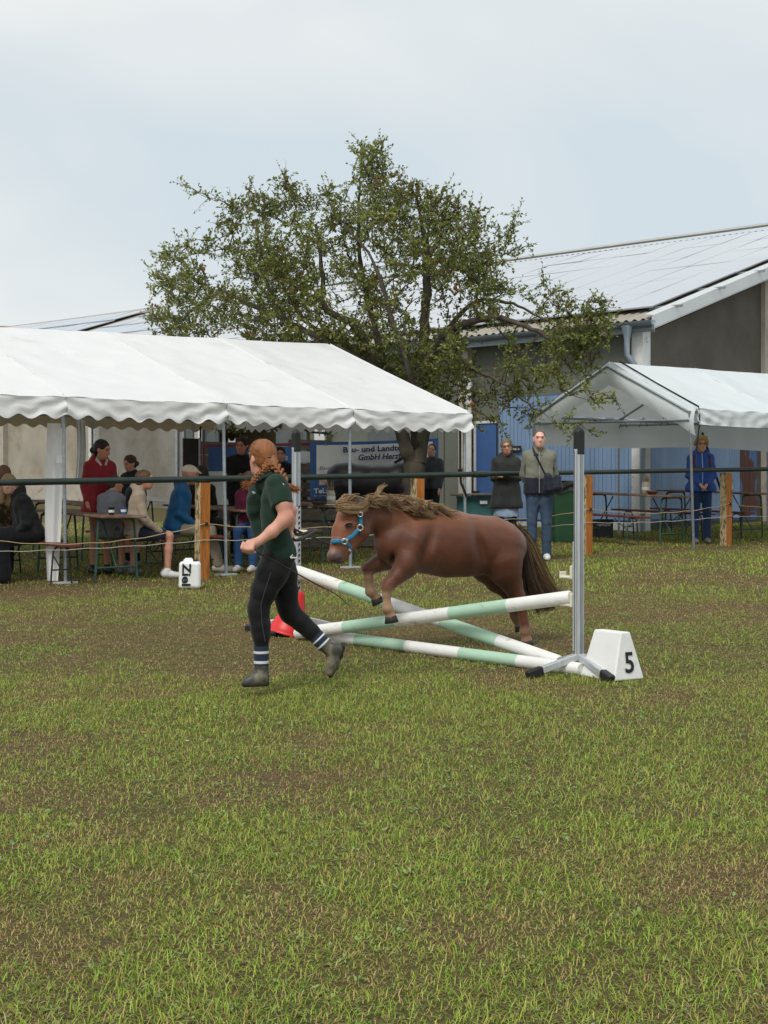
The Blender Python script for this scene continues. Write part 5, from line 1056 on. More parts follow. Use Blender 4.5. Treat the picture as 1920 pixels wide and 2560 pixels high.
# ------------------------------------------------------------------ the running girl
YG = 9.75
def q6(x, y, dy=0.0): return np.array(W(560 + x / 3.353, 1080 + y / 3.353, YG + dy))
GX = YG / FPX / 3.353
girl = thing('person', G(640, YG), 'girl in a dark green polo running with the pony in black leggings and boots', 'person')
def ch6(pts, k=.02): return chain([(q6(p[0], p[1], p[3] if len(p) > 3 else 0.0), p[2] * GX) for p in pts], k)
hc = q6(318, 222, 0.0); f_ = nrm((-.62, .78, -.02)); u_ = nrm((.05, 0, 1)); r_ = np.cross(f_, u_); u_ = np.cross(r_, f_)
near_arm = [(445, 445, 72, -.16), (500, 600, 70, -.20), (522, 712, 58, -.21), (500, 745, 57, -.215), (400, 838, 50, -.23), (300, 912, 36, -.25)]
far_arm = [(330, 440, 66, .14), (480, 560, 60, .17), (556, 660, 52, .17), (560, 745, 44, .17), (552, 820, 32, .17)]
torso_n = [(425, 440, 70, -.10), (420, 560, 88, -.085), (415, 680, 90, -.08), (425, 800, 88, -.075), (450, 920, 98, -.075), (480, 1010, 118, -.075)]
torso_f = [(285, 445, 62, .10), (295, 560, 84, .07), (292, 660, 84, .07), (325, 790, 84, .075), (370, 920, 100, .075), (400, 1010, 122, .075)]
leg_n = [(455, 1090, 125, -.075), (400, 1190, 128, -.085), (335, 1330, 106, -.10), (292, 1470, 84, -.10), (288, 1520, 80, -.10), (304, 1620, 78, -.10), (310, 1700, 70, -.10), (313, 1800, 58, -.10)]
leg_f = [(470, 1090, 125, .07), (490, 1200, 122, .08), (515, 1340, 102, .09), (535, 1460, 88, .09), (560, 1525, 82, .09), (640, 1590, 76, .09), (720, 1665, 68, .09), (790, 1728, 60, .09)]
dlt = lambda L, e: [(p[0], p[1], p[2] + e, p[3]) for p in L]
body = head_prims(hc, f_, r_, u_, 1.0) + ch6([(318, 330, 62, 0.0), (335, 395, 70, 0.0)], .02) + ch6(dlt(torso_n, -16), .04) + ch6(dlt(torso_f, -16), .04) + ch6(near_arm) + ch6(far_arm) + ch6(dlt(leg_n, -10), .03) + ch6(dlt(leg_f, -10), .03)
body += ch6([(313, 1790, 46, -.10), (312, 2050, 38, -.10), (230, 2085, 30, -.12)], .015) + ch6([(780, 1720, 46, .09), (905, 1810, 38, .09), (885, 1980, 28, .08)], .015)
# near hand closed round the whip: palm, four bent fingers, thumb across
body += ch6([(295, 915, 36, -.25), (255, 935, 40, -.265), (215, 945, 42, -.275)], .012)
for i, (kx, ky) in enumerate(((252, 962), (222, 965), (194, 962), (168, 952))):
    body += ch6([(kx - 4, ky - 20, 17, -.30), (kx - 16, ky + 20, 16.5, -.315), (kx - 6, ky + 46, 14, -.295), (kx + 14, ky + 44, 12, -.275)], .003)
body += ch6([(262, 935, 19, -.245), (222, 962, 16, -.235), (190, 985, 13, -.24)], .005)
body += [dict(p) for p in hand_prims(q6(552, 820, .17), (-.15, -.1, -1), (-.6, -.6, 0), .85, 1.2)]
V, F = sdf_mesh(body, .0075, .018)
gs = np.array(srgb(206, 152, 132)); C = face_col(V, hc, f_, r_, u_, gs, .94); nn = fold_noise(V[:, 0], V[:, 1], V[:, 2], 40, 9)[:, None]; C = C * (1 + .05 * nn)
ex = np.exp(-np.linalg.norm(V - q6(555, 705, -.23), axis=1) ** 2 / .0035)[:, None]; C = C * (1 - .35 * ex) + np.array(srgb(220, 130, 115)) * .35 * ex
np_build('body', V, F, M['skin'], girl, C=C)
gp = cloth('dark_green_cotton', srgb(28, 50, 39), .85, .3, .1)
up = ch6(dlt(torso_n, 9), .04) + ch6(dlt(torso_f, 7), .04) + [C_(q6(448, 440, -.155), q6(490, 618, -.20), 90 * GX, 94 * GX, .03, cut='b'), C_(q6(330, 440, .13), q6(440, 540, .17), 72 * GX, 76 * GX, .03, cut='b'), C_(q6(335, 425, 0), q6(322, 345, .0), 88 * GX, 74 * GX, .02, cut='b')] + ch6([(430, 415, 62, -.09), (340, 400, 66, 0), (280, 430, 56, .09)], .03)
up += ch6([(262, 590, 70, .02), (262, 640, 66, .02)], .03)
V, F = sdf_mesh(up, .009, .02, cuts=[(q6(430, 1058, 0), nrm((-.15, 0, -1)))], folds=.0085, ffreq=26, seed=12); np_build('polo_shirt', V, F, gp, girl)
lg = cloth('black_leggings', srgb(15, 15, 17), .7, .12, .12)
V, F = sdf_mesh(ch6(leg_n, .03) + ch6(leg_f, .03) + ch6([(440, 1030, 118, -.06), (430, 1090, 120, 0)], .04), .009, .03, folds=.0036, ffreq=44, seed=6); np_build('leggings', V, F, lg, girl)
q = MB(); q.tube([Vector(q6(x, y, d)) for (x, y, d) in ((392, 1180, -.255), (345, 1320, -.236), (308, 1450, -.211), (318, 1600, -.20), (345, 1760, -.175))], .0022, 5); q.build('seam', cloth('grey_seam', srgb(70, 72, 74)), girl)
navy = cloth('navy_sock', srgb(38, 48, 66)); whs = cloth('white_sock_stripe', srgb(205, 208, 210))
def bands(a, b, r0, r1, fr, name):
    a, b = Vector(a), Vector(b)
    for (s0, s1, m_, e) in fr: q = MB(); q.tube([a.lerp(b, s0), a.lerp(b, (s0 + s1) / 2), a.lerp(b, s1)], [lerp(r0, r1, s0) + e, lerp(r0, r1, (s0 + s1) / 2) + e + .001, lerp(r0, r1, s1) + e], 18); q.build(name if m_ is navy else 'sock_stripe', m_, girl)
fr = ((0, .24, navy, 0), (.24, .37, whs, .0015), (.37, .74, navy, .0005), (.74, .88, whs, .0015), (.88, 1.0, navy, .0))
bands(q6(312, 1795, -.10), q6(313, 1958, -.10), 63 * GX, 60 * GX, fr, 'sock'); bands(q6(770, 1708, .09), q6(848, 1790, .09), 66 * GX, 64 * GX, fr, 'sock')
bt = mat('rubber_boot', srgb(64, 64, 60), .45, .25, 9, .08, 60, .4, stain=srgb(136, 126, 102), stain_scale=7, stain_cut=(.5, .68)); sole = mat('boot_sole', srgb(42, 40, 36), .7, .2, 20)
V, F = sdf_mesh([C_(q6(313, 1945, -.10), q6(312, 2045, -.10), 60 * GX, 55 * GX, .02, cut='a')] + ch6([(318, 2040, 55, -.10), (325, 2075, 54, -.10)], .02) + ch6([(300, 2065, 58, -.11), (230, 2085, 46, -.13), (190, 2098, 36, -.145)], .03), .007, .02, cuts=[(q6(260, 2118, -.1), (0, 0, -1.))]); np_build('boot', V, F, bt, girl)
V, F = sdf_mesh(ch6([(326, 2108, 56, -.10), (250, 2108, 52, -.12), (192, 2108, 44, -.145)], .03), .006, .01, cuts=[(q6(260, 2128, -.1), (0, 0, -1.)), (q6(260, 2092, -.1), (0, 0, 1.))]); np_build('boot_sole', V, F, sole, girl)
V, F = sdf_mesh([C_(q6(835, 1778, .09), q6(905, 1822, .09), 66 * GX, 62 * GX, .02, cut='a')] + ch6([(915, 1815, 62, .09), (945, 1815, 58, .09)], .02) + ch6([(925, 1830, 58, .09), (915, 1930, 50, .08), (885, 2010, 38, .07)], .03), .007, .02); np_build('boot', V, F, bt, girl)
V, F = sdf_mesh(ch6([(985, 1800, 34, .09), (968, 1870, 26, .09), (938, 1960, 22, .08), (893, 2042, 20, .07)], .02), .006, .02); np_build('boot_sole', V, F, sole, girl)
# hair: head mass with parting lines, scrunchie, two braids with loose ends
hr = np.array(srgb(140, 88, 50)); P_ = lambda x, y, z: hc + r_ * x + f_ * y + u_ * z
V, F = sdf_mesh([E_(P_(0, -.012, .030), (.086, .104, .098), np.stack([r_, f_, u_], 1)), E_(P_(0, -.05, -.01), (.070, .058, .065), np.stack([r_, f_, u_], 1), .02), E_(P_(0, .12, -.04), (.072, .085, .10), np.stack([r_, f_, u_], 1), .01, True), E_(P_(-.082, .0, -.03), (.024, .034, .042), np.stack([r_, f_, u_], 1), .01, True)], .006, .02)
# strand-like streaks combed towards the tie at the back
tie = q6(385, 255, -.09); dv = V - tie; ang = np.arctan2(dv[:, 2], dv[:, 0] * .9 - dv[:, 1] * .3); st = np.sin(ang * 46 + 3 * np.sin(ang * 9)) * .5 + np.sin(ang * 83) * .35; C = hr[None] * (1 + .22 * st[:, None]) * (1 + .18 * fold_noise(V[:, 0], V[:, 1], V[:, 2], 30, 4)[:, None])
np_build('hair', V, F, M['hairsolid'], girl, C=C)
rg = np.random.default_rng(8)
def fly(rg):
    a = rg.uniform(-1.2, 2.2); e = rg.uniform(.2, 1.35); d0 = np.array((math.sin(a) * math.cos(e), -abs(math.cos(a)) * math.cos(e) * .8, math.sin(e))); s0 = hc + u_ * .03 + np.array((d0[0] * .098, d0[1] * .098, d0[2] * .101)); t_ = tie - s0; mid = s0 + t_ * .5; out = mid - (hc + u_ * .02); out /= np.linalg.norm(out); mid = hc + u_ * .025 + out * .105
    return [Vector(s0), Vector(mid), Vector(tie + rg.normal(0, .008, 3))]
Pp = np.array([[tuple(p) for p in bez(fly(rg), 8)] for _ in range(520)]); V, F = strands(Pp, .0016); Cc = np.repeat(hr[None] * (.7 + .7 * rg.random((520, 1))), 27, axis=0); np_build('hair_strands', V, F, M['hair'], girl, C=Cc, kind='stuff')
def braid(pts, r, name, n=8):
    cv = bez([Vector(q6(*p)) for p in pts], n * 2); prs = []
    for i in range(n):
        p = np.array(cv[i * 2]); t = np.array(cv[min(i * 2 + 2, n * 2)]) - np.array(cv[max(i * 2 - 2, 0)]); t /= np.linalg.norm(t); sd = np.cross(t, (0, 1, 0)); sd /= np.linalg.norm(sd); k = r * (1 - .45 * i / n)
        for q in (-1, 1): prs.append(C_(p + sd * k * .95 * q - t * k * (.5 - .35 * q), p - sd * k * .05 * q + t * k * (.35 + .35 * q) + np.array((0, -.5 * k, 0)), k * .50, k * .30, .0005))
    V, F = sdf_mesh(prs, .0045, .001); nn = fold_noise(V[:, 0], V[:, 1], V[:, 2], 120, 7); np_build(name, V, F, M['hairsolid'], girl, C=(hr * .95)[None] * (1 + .45 * nn[:, None])); return cv
b1 = braid([(390, 235, -.10), (420, 275, -.115), (470, 335, -.13), (505, 400, -.16), (520, 425, -.165)], .030, 'braid')
b2 = braid([(365, 275, -.10), (330, 315, -.10), (285, 365, -.08), (245, 410, -.08), (225, 428, -.08)], .023, 'braid')
for (cv, e, s_) in ((b1, (608, 480, -.15), 5), (b2, (175, 432, -.09), 6)):
    a = cv[-1]; e = Vector(q6(*e)); Pp = np.array([[tuple(p) for p in bez([a, a.lerp(e, .45) + Vector(rg.normal(0, .007, 3)) + Vector((0, 0, -.012)), e + Vector(rg.normal(0, .016, 3))], 7)] for _ in range(150)]); V, F = strands(Pp, .0024); np_build('braid_end', V, F, M['hair'], girl, C=np.repeat((hr * 1.15)[None] * (.7 + .6 * rg.random((150, 1))), 24, axis=0), kind='stuff')
q = MB(); c = Vector(q6(385, 232, -.095)); q.tube([c + Vector((.024 * math.cos(a), -.008, .018 * math.sin(a))) for a in np.linspace(.2, 3.3, 10)], .006, 7); q.build('hair_tie', cloth('brown_hair_tie', srgb(96, 80, 66)), girl)
# collar and small white chest and hip marks
q = MB(); q.tube([Vector(q6(*p)) for p in ((262, 440, -.02), (285, 400, -.075), (330, 372, -.10), (400, 352, -.10), (425, 362, -.06))], .016, 8, flat=.4); q.build('collar', gp, girl)
mk = mat('white_embroidery', (.72, .72, .70), .7, .05, 9)
def scribble(pts, name): q = MB(); q.tube(bez([Vector(q6(*p)) for p in pts], 26), .0032, 5); q.build(name, mk, girl)
scribble([(555, 1052, -.158), (566, 1038, -.158), (560, 1062, -.158), (578, 1048, -.156), (574, 1060, -.156), (590, 1048, -.150), (592, 1060, -.150), (606, 1050, -.142), (612, 1060, -.138)], 'hip_mark')
scribble([(560, 1046, -.158), (572, 1032, -.158), (578, 1036, -.156)], 'hip_mark')
scribble([(236, 498, -.034), (243, 512, -.04), (248, 500, -.045), (254, 516, -.05), (260, 508, -.054)], 'chest_mark')
scribble([(492, 432, -.215), (500, 440, -.215), (497, 450, -.22)], 'sleeve_mark')
whip = MB(); whip.tube(bez([s6(192, 952, 9.46), s6(262, 1000, 9.47), s6(420, 1080, 9.5), s6(600, 1180, 9.58), s6(800, 1290, 9.68), s6(940, 1362, 9.75), s6(1045, 1452, 9.8)], 30), [.006] * 8 + [.0045] * 14 + [.003] * 9, 6)
tag(whip.build('riding_whip', mat('black_whip', srgb(34, 30, 28), .5), None), 'thin dark whip held low in the running girl near hand', 'whip')

# ------------------------------------------------------------------ spectators
def gl(u, Y): p = G(u, Y); return (p.x, p.y, p.z)
LAP = {-1: ((-.20, .03, .18), (-.09, .27, .06), (.1, 1, -.35)), 1: ((.20, .03, .18), (.09, .27, .06), (-.1, 1, -.35))}
FOLD = {-1: ((-.20, .05, .20), (.07, .20, .22), (1, .1, .1)), 1: ((.20, .05, .20), (-.07, .235, .26), (-1, .1, .1))}
CLASP = {-1: ((-.205, .02, .17), (-.045, .19, .01), (.5, .25, -.8)), 1: ((.205, .02, .17), (.045, .19, .02), (-.5, .25, -.8))}
BACK = {-1: ((-.205, -.07, .20), (-.10, -.17, -.01), (.7, -.2, -.7)), 1: ((.205, -.07, .20), (.10, -.17, -.01), (-.7, -.2, -.7))}
PHONE = {-1: ((-.20, .02, .19), (-.05, .26, .24), (.3, .9, .35)), 1: ((.20, .02, .19), (.05, .26, .24), (-.3, .9, .35))}
HANG = None
jeans = mat('blue_denim', srgb(62, 78, 98), .9, .25, 7, .3, 160, .2, stain=srgb(104, 120, 138), stain_scale=4, stain_cut=(.52, .75)); darkp = cloth('dark_trousers', srgb(32, 33, 38)); beigep = cloth('beige_trousers', srgb(150, 138, 118))
wsh = mat('white_shoe', srgb(215, 215, 212), .6, .1, 20); gsh = mat('grey_trainer', srgb(120, 118, 116), .7, .2, 20); sand = mat('white_sandal', srgb(200, 192, 182), .6, .1, 20)
# right side
grj = cloth('grey_green_fleece', srgb(122, 122, 108), .8, .35, .1)
T, J = person(gl(1348, 20.6), 177, 1.80, 'man in a grey jacket and jeans with a shoulder bag behind the rail', grj, jeans, 'crop', srgb(96, 84, 74), arms=BACK, shoe=wsh, h=.011, head_yaw=3, skin=np.array(srgb(226, 176, 158)), bulk=1.0)
nv = cloth('navy_quilted_panel', srgb(34, 35, 48), .6, .5, .1)
TPj = J['TP']; V, F = sdf_mesh([C_(TPj(.085 * q, .01, -.05), TPj(.085 * q, .012, .17), .133, .125, .05, cut='ab') for q in (-1, 1)], .013, .03, folds=.006, ffreq=60, seed=2); np_build_l('quilted_panel', V, F, nv, T)
local_tube(T, [TPj(.005, .143, -.04), TPj(.005, .135, .12), TPj(.0, .125, .26), TPj(0, .105, .40), TPj(.0, .08, .50)], .006, 'zip', M['galv'], 6)
for q in (-1, 1): local_tube(T, [TPj(.03 * q, .085, .46), TPj(.055 * q, .06, .53), TPj(.06 * q, .01, .565)], .022, 'collar', grj, 8, .5)
for q in (-1, 1): local_tube(T, [TPj(.165 * q, .045, .36), TPj(.172 * q, .04, .26), TPj(.165 * q, .05, .18)], .028, 'side_panel', M['strap'], 8, .6)
bagm = cloth('navy_bag', srgb(28, 32, 46), .6, .3)
wpt = lambda u, v, Y: np.array(W(u, v, Y)); bp = W(1385, 1206, 20.34)
bagT = thing('shoulder_bag', bp, 'navy shoulder bag worn across the man in jeans', 'bag')
V, F = sdf_mesh([C_(wpt(1370, 1192, 20.36), wpt(1372, 1222, 20.36), .055, .075, .04), C_(wpt(1394, 1195, 20.36), wpt(1394, 1218, 20.36), .05, .075, .04)], .012, .04, folds=.006, ffreq=40, seed=3); np_build('pouch', V, F, bagm, bagT)
q = MB(); q.tube(bez([W(1331, 1120, 20.52), W(1333, 1124, 20.42), W(1345, 1150, 20.40), W(1360, 1180, 20.39), W(1370, 1198, 20.36)], 16), .024, 8, flat=.25); q.build('strap', bagm, bagT)
q = MB(); q.box(W(1340, 1137, 20.385), (.055, .02, .05), (.8, 0, -.6), None, (.6, 0, .8), bev=.006); q.build('buckle', M['blackplastic'], bagT)
dkc = cloth('black_green_coat', srgb(44, 46, 44), .7, .3, .15); blk = cloth('black_tights', srgb(24, 24, 26))
T, J = person(gl(1266, 22.4), 172, 1.67, 'woman in a long dark coat with folded arms beside the teal drum', dkc, blk, 'shortgrey', srgb(112, 100, 84), arms=FOLD, coat=.22, skirt=cloth('pale_blue_skirt', srgb(136, 152, 174)), head_tilt=9, head_yaw=8, h=.013, hood=True, glasses=True, skin=np.array(srgb(200, 146, 122)))
bj = cloth('blue_rain_jacket', srgb(44, 74, 148), .55, .25, .1); nb = cloth('navy_blue_trousers', srgb(34, 58, 92))
T, J = person(gl(1752, 24.0), 181, 1.71, 'woman in a bright blue jacket with clasped hands under the smaller tent', bj, nb, 'fluffy', srgb(166, 136, 86), arms=CLASP, h=.013, hood=True, glasses=True, shoe=gsh, coat=.04, skin=np.array(srgb(205, 156, 128)))
TPj = J['TP']; local_tube(T, [TPj(.0, .118, -.06), TPj(0, .125, .1), TPj(0, .125, .3), TPj(0, .10, .46), TPj(0, .07, .53)], .009, 'zip', mat('pale_zip', srgb(140, 168, 214), .5), 6)
for q in (-1, 1): local_tube(T, [TPj(.12 * q, .08, .50), TPj(.125 * q, .115, .40), TPj(.13 * q, .115, .28)], .022, 'backpack_strap', cloth('brown_strap', srgb(74, 58, 48)), 8, .4)
# by the tree and banners
T, J = person(gl(1078, 25.6), 150, 1.60, 'man in a black and grey jacket half hidden behind the tree trunk', cloth('grey_black_jacket', srgb(64, 68, 72), .7, .3, .3), darkp, 'crop', srgb(44, 34, 28), h=.014, head_tilt=-14, head_yaw=22, lean=-4)
bkp = cloth('black_polo', srgb(20, 20, 22))
T, J = person(gl(603, 20.9), -168, 1.70, 'person in a black polo looking down at a phone behind the running girl', bkp, cloth('black_jeans', srgb(26, 24, 26)), 'tail', srgb(30, 22, 20), arms=PHONE, bare_arms=True, h=.0125, head_yaw=-25, head_pitch=-8, bulk=1.22, skin=np.array(srgb(186, 128, 104)), top_name='polo_shirt')
ph = Vector(T.matrix_world @ Vector((0, 0, 0))); TPj = J['TP']; ploc = Vector(TPj(0, .35, .30)); R_ = Matrix.Rotation(math.radians(-168), 3, 'Z'); pw = R_ @ ploc + Vector(gl(603, 20.9))
P_t = thing('mobile_phone', pw, 'dark phone held by the person in the black polo', 'phone'); q = MB(); q.box(pw, (.075, .010, .15), (R_ @ Vector((1, 0, 0))), None, (R_ @ Vector((0, .6, .8))), bev=.003); q.build('case', M['blackplastic'], P_t); q = MB(); q.box(pw + R_ @ Vector((0, -.007, .005)), (.066, .002, .135), (R_ @ Vector((1, 0, 0))), None, (R_ @ Vector((0, .6, .8)))); q.build('screen', M['eyeblack'], P_t)
T, J = person(gl(702, 21.6), 165, 1.56, 'dark haired person in a black shirt partly behind the running girl head', bkp, darkp, 'tied', srgb(28, 20, 18), h=.014, head_yaw=20, skin=np.array(srgb(190, 134, 110)))
# under the big tent
redj = cloth('red_rain_jacket', srgb(132, 24, 34), .6, .3, .12)
T, J = person(gl(250, 18.5), -142, 1.66, 'woman in a red hooded jacket standing at the table', redj, cloth('black_shorts', srgb(24, 22, 24)), 'tied', srgb(38, 26, 24), arms={-1: ((-.20, .05, .20), (-.16, .24, .06), (0, .8, -.6)), 1: ((.205, -.04, .20), (.22, .08, -.02), (-.1, .4, -.9))}, head_yaw=38, head_pitch=-14, bare_legs=.45, h=.0125, hood=True, coat=.10, skin=np.array(srgb(192, 138, 112)))
TPj = J['TP']
for q in (-1, 1): local_tube(T, [TPj(.035 * q, .085, .46), TPj(.075 * q, .05, .545), TPj(.06 * q, -.04, .58), TPj(0, -.075, .585)], .026, 'hood_lining', cloth('pale_fleece', srgb(186, 168, 158)), 8, .6)
T, J = person(gl(331, 19.5), 145, 1.46, 'girl with tied brown hair and a dark jacket looking down at the table', cloth('black_sweat_jacket', srgb(26, 27, 30)), cloth('dark_shorts', srgb(40, 40, 46)), 'tied', srgb(66, 44, 34), bare_legs=.5, head_pitch=-16, head_yaw=-8, h=.0125, sock=cloth('black_sock', srgb(22, 22, 24)), shoe=gsh, skin=np.array(srgb(198, 144, 118)))
gt = cloth('grey_tee', srgb(122, 124, 130))
T, J = person(gl(270, 18.15), -28, 1.52, 'boy in a grey T-shirt sitting with his back turned', gt, cloth('grey_shorts', srgb(92, 88, 84)), 'crop', srgb(62, 48, 40), pose='sit', arms=LAP, bare_arms=True, bare_legs=.8, lean=10, h=.0125, head_yaw=-25, shoe=gsh, skin=np.array(srgb(194, 142, 118)), top_name='t_shirt')
bg_ = cloth('beige_rain_jacket', srgb(158, 142, 124), .75, .3, .1)
T, J = person(gl(334, 17.85), -78, 1.64, 'woman with glasses in a beige jacket sitting sideways on the bench', bg_, cloth('navy_shorts', srgb(34, 40, 54)), 'short', srgb(98, 68, 46), pose='sit', arms={-1: LAP[-1], 1: ((.20, .10, .18), (.13, .36, .03), (0, .8, -.6))}, bare_legs=.9, lean=8, h=.012, head_yaw=-8, glasses=True, shoe=wsh, hood=True, skin=np.array(srgb(204, 148, 124)))
V, F = sdf_mesh([E_(J['TP'](0, -.10, .52), (.10, .06, .055)), E_(J['TP'](0, -.13, .46), (.07, .04, .06))], .012, .03); np_build_l('hood_lining', V, F, cloth('black_hood', srgb(26, 26, 28)), T)
bl = cloth('petrol_rain_jacket', srgb(18, 84, 128), .55, .3, .1)
T, J = person(gl(437, 18.75), -86, 1.76, 'man in a petrol blue jacket and pale cap sitting on the bench', bl, beigep, None, srgb(150, 150, 150), pose='sit', arms=LAP, lean=12, h=.012, head_yaw=6, head_pitch=-6, cap=cloth('pale_cap', srgb(206, 190, 168)), shoe=sand, hood=True, bulk=1.2, foot_fwd=.12, skin=np.array(srgb(196, 132, 110)))
T, J = person(gl(503, 20.4), -20, 1.64, 'long dark haired person sitting behind the man in blue', cloth('black_top', srgb(28, 24, 24)), darkp, 'long', srgb(44, 30, 24), pose='sit', arms=LAP, h=.014)
T, J = person(gl(634, 18.95), 170, 1.6, 'seated person in a wine red top and jeans hidden by the running girl', cloth('wine_top', srgb(96, 28, 52)), mat('bright_denim', srgb(48, 76, 116), .9, .2, 8, .3, 150, .2), 'short', srgb(90, 66, 50), pose='sit', arms=LAP, h=.014, lean=16, shoe=sand, head_pitch=-20)
blk2 = cloth('black_puffer', srgb(22, 23, 26), .55, .4, .15)
T, J = person(gl(82, 17.5), 118, 1.66, 'blonde woman in a black puffer jacket sitting beside the white curtain', blk2, cloth('black_wide_trousers', srgb(23, 24, 28)), 'long', srgb(150, 124, 90), pose='sit', arms={-1: ((-.20, .08, .17), (-.12, .34, .05), (.1, .8, -.5)), 1: ((.20, .08, .17), (.02, .36, .06), (-.1, .8, -.5))}, head_yaw=66, head_pitch=-6, h=.012, hood=True, bulk=1.15, lean=22, skin=np.array(srgb(214, 170, 150)))
V, F = sdf_mesh([C_(J['pel'] + np.array((.085 * q, .05, .0)), J['kn'][q], .125, .11, .04) for q in (-1, 1)] + [C_(J['kn'][q], (J['kn'][q][0], J['kn'][q][1] - .02, .06), .11, .13, .04) for q in (-1, 1)], .014, .05, folds=.012, ffreq=34, seed=8); np_build_l('wide_trouser_legs', V, F, bpy.data.materials['black_wide_trousers'], T)
camo = mat('brown_patterned_fleece', srgb(52, 40, 30), .9, .3, 12, .4, 90, .2, stain=srgb(104, 82, 58), stain_scale=16, stain_cut=(.52, .58))
T, J = person(gl(10, 17.95), 20, 1.72, 'person in a brown patterned fleece at the left edge, back turned', camo, darkp, 'short', srgb(110, 78, 56), pose='sit', arms=LAP, h=.014, hood=True)

# ================================================================== apple tree
YT = 24.5
M['bark'] = mat('apple_bark', (0.085, 0.072, 0.056), 0.9, 0.35, 9, 0.9, 26, 0.15, stretch=(1, 1, .3), stain=(0.055, 0.06, 0.035), stain_scale=5, stain_cut=(.5, .66))
M['leaf'] = mat('apple_leaf', (0.07, 0.1, 0.03), 0.45, 0.1, 3, 0, 1, 0.4, attr='Col', trans=0.40)
tree = thing('apple_tree', G(1032, YT), 'old spreading apple tree between the two tents', 'tree')
tr = lambda u, v, d=0.0: np.array(W(u, v, YT + d))
limbs = [[(1034, 1352, 0, .20), (1032, 1300, 0, .185), (1031, 1230, 0, .175), (1036, 1150, 0, .185)],
         [(1030, 1165, 0, .12), (1003, 1080, -.1, .105), (965, 990, -.2, .09), (935, 890, -.2, .075), (885, 815, -.1, .06), (812, 765, 0, .05), (808, 690, .1, .04), (790, 560, .1, .022)],
         [(945, 925, -.2, .07), (820, 855, -.5, .055), (711, 798, -.6, .045), (610, 752, -.5, .038), (552, 731, -.3, .03), (480, 775, -.2, .022), (437, 815, -.1, .014)],
         [(1044, 1160, 0, .14), (1056, 1060, .1, .12), (1060, 950, .2, .10), (1063, 842, .2, .085), (1066, 720, .2, .07), (1068, 636, .2, .06), (1055, 560, .3, .03), (1040, 480, .3, .016)],
         [(1060, 950, .2, .09), (1100, 850, -.2, .075), (1155, 814, -.5, .06), (1238, 794, -.6, .05), (1302, 812, -.9, .038), (1380, 850, -1.2, .026), (1430, 930, -1.3, .016)],
         [(1068, 640, .2, .05), (1115, 600, .1, .035), (1160, 650, 0, .025), (1200, 720, -.1, .016)],
         [(975, 1010, -.2, .075), (945, 850, .3, .06), (925, 770, .5, .05), (900, 640, .6, .035), (898, 480, .5, .02), (905, 400, .5, .01)],
         [(1036, 1120, 0, .07), (1030, 960, -.8, .055), (980, 800, -.9, .04), (930, 650, -.9, .025), (860, 560, -.8, .014)],
         [(1050, 1080, .1, .07), (1000, 940, 1.2, .055), (760, 800, 1.6, .035), (680, 640, 1.5, .02)],
         [(1060, 900, .2, .06), (1180, 760, 1.2, .04), (1280, 760, 1.5, .025), (1360, 800, 1.4, .014)],
         [(711, 798, -.6, .035), (660, 690, -.7, .025), (640, 560, -.6, .014)], [(1100, 850, -.2, .05), (1180, 920, -.9, .035), (1260, 960, -1.2, .02), (1330, 1020, -1.2, .012)]]
nodes = []; par = []; rad0 = []
q = MB()
for li, Lm in enumerate(limbs):
    pts = bez([Vector(tr(*p[:3])) for p in Lm], 6 * (len(Lm) - 1)); rs = np.interp(np.linspace(0, 1, len(pts)), np.linspace(0, 1, len(Lm)), [p[3] for p in Lm])
    rr = random.Random(li); pts = [p + Vector((rr.gauss(0, .012), rr.gauss(0, .012), rr.gauss(0, .008))) if 0 < i else p for i, p in enumerate(pts)]
    m_ = MB(); m_.tube(pts, [r * (1 + .08 * rr.gauss(0, 1)) for r in rs], 12 if li in (0, 1, 3) else 8); m_.build('trunk' if li == 0 else 'limb', M['bark'], tree)
    if li: nodes += [tuple(p) for p in pts[2:]]
outline = np.array([(368, 840), (380, 745), (392, 690), (405, 640), (470, 598), (545, 600), (570, 530), (600, 490), (650, 478), (690, 510), (718, 450), (760, 500), (830, 478), (880, 450), (896, 380), (955, 372), (975, 430), (1030, 468), (1065, 495), (1110, 488), (1140, 525), (1195, 525), (1255, 565), (1288, 545), (1268, 630), (1235, 670), (1270, 712), (1340, 710), (1385, 705), (1425, 760), (1480, 722), (1512, 765), (1532, 870), (1490, 905), (1450, 960), (1380, 1010), (1330, 1060), (1250, 1020), (1180, 1010), (1080, 1010), (960, 960), (860, 890), (700, 880), (520, 860)], float)
def inpoly(x, y):
    c = np.zeros(len(x), bool); n = len(outline); j = n - 1
    for i in range(n):
        xi, yi = outline[i]; xj, yj = outline[j]; c ^= ((yi > y) != (yj > y)) & (x < (xj - xi) * (y - yi) / (yj - yi + 1e-9) + xi); j = i
    return c
def edged(x, y):
    d = np.full(len(x), 1e9)
    for i in range(len(outline)):
        a = outline[i - 1]; b = outline[i]; v = b - a; t = np.clip(((x - a[0]) * v[0] + (y - a[1]) * v[1]) / (v @ v), 0, 1); d = np.minimum(d, np.hypot(x - a[0] - t * v[0], y - a[1] - t * v[1]))
    return d
rg = np.random.default_rng(21)
xu = rg.uniform(360, 1540, 8600); yv = rg.uniform(365, 1070, 8600); ok = inpoly(xu, yv); xu, yv = xu[ok], yv[ok]; ed = edged(xu, yv)
dens = fbm(xu / 95, yv / 95, 61, 3); core = np.clip(1 - np.hypot((xu - 860) / 420, (yv - 700) / 260), 0, 1)
keep = rg.random(len(xu)) < np.clip((dens - .26) * 2.6, .08, 1) * (.50 + .50 * core) * np.where((yv > 880) & (xu > 1180), .45, 1); xu, yv, ed = xu[keep], yv[keep], ed[keep]
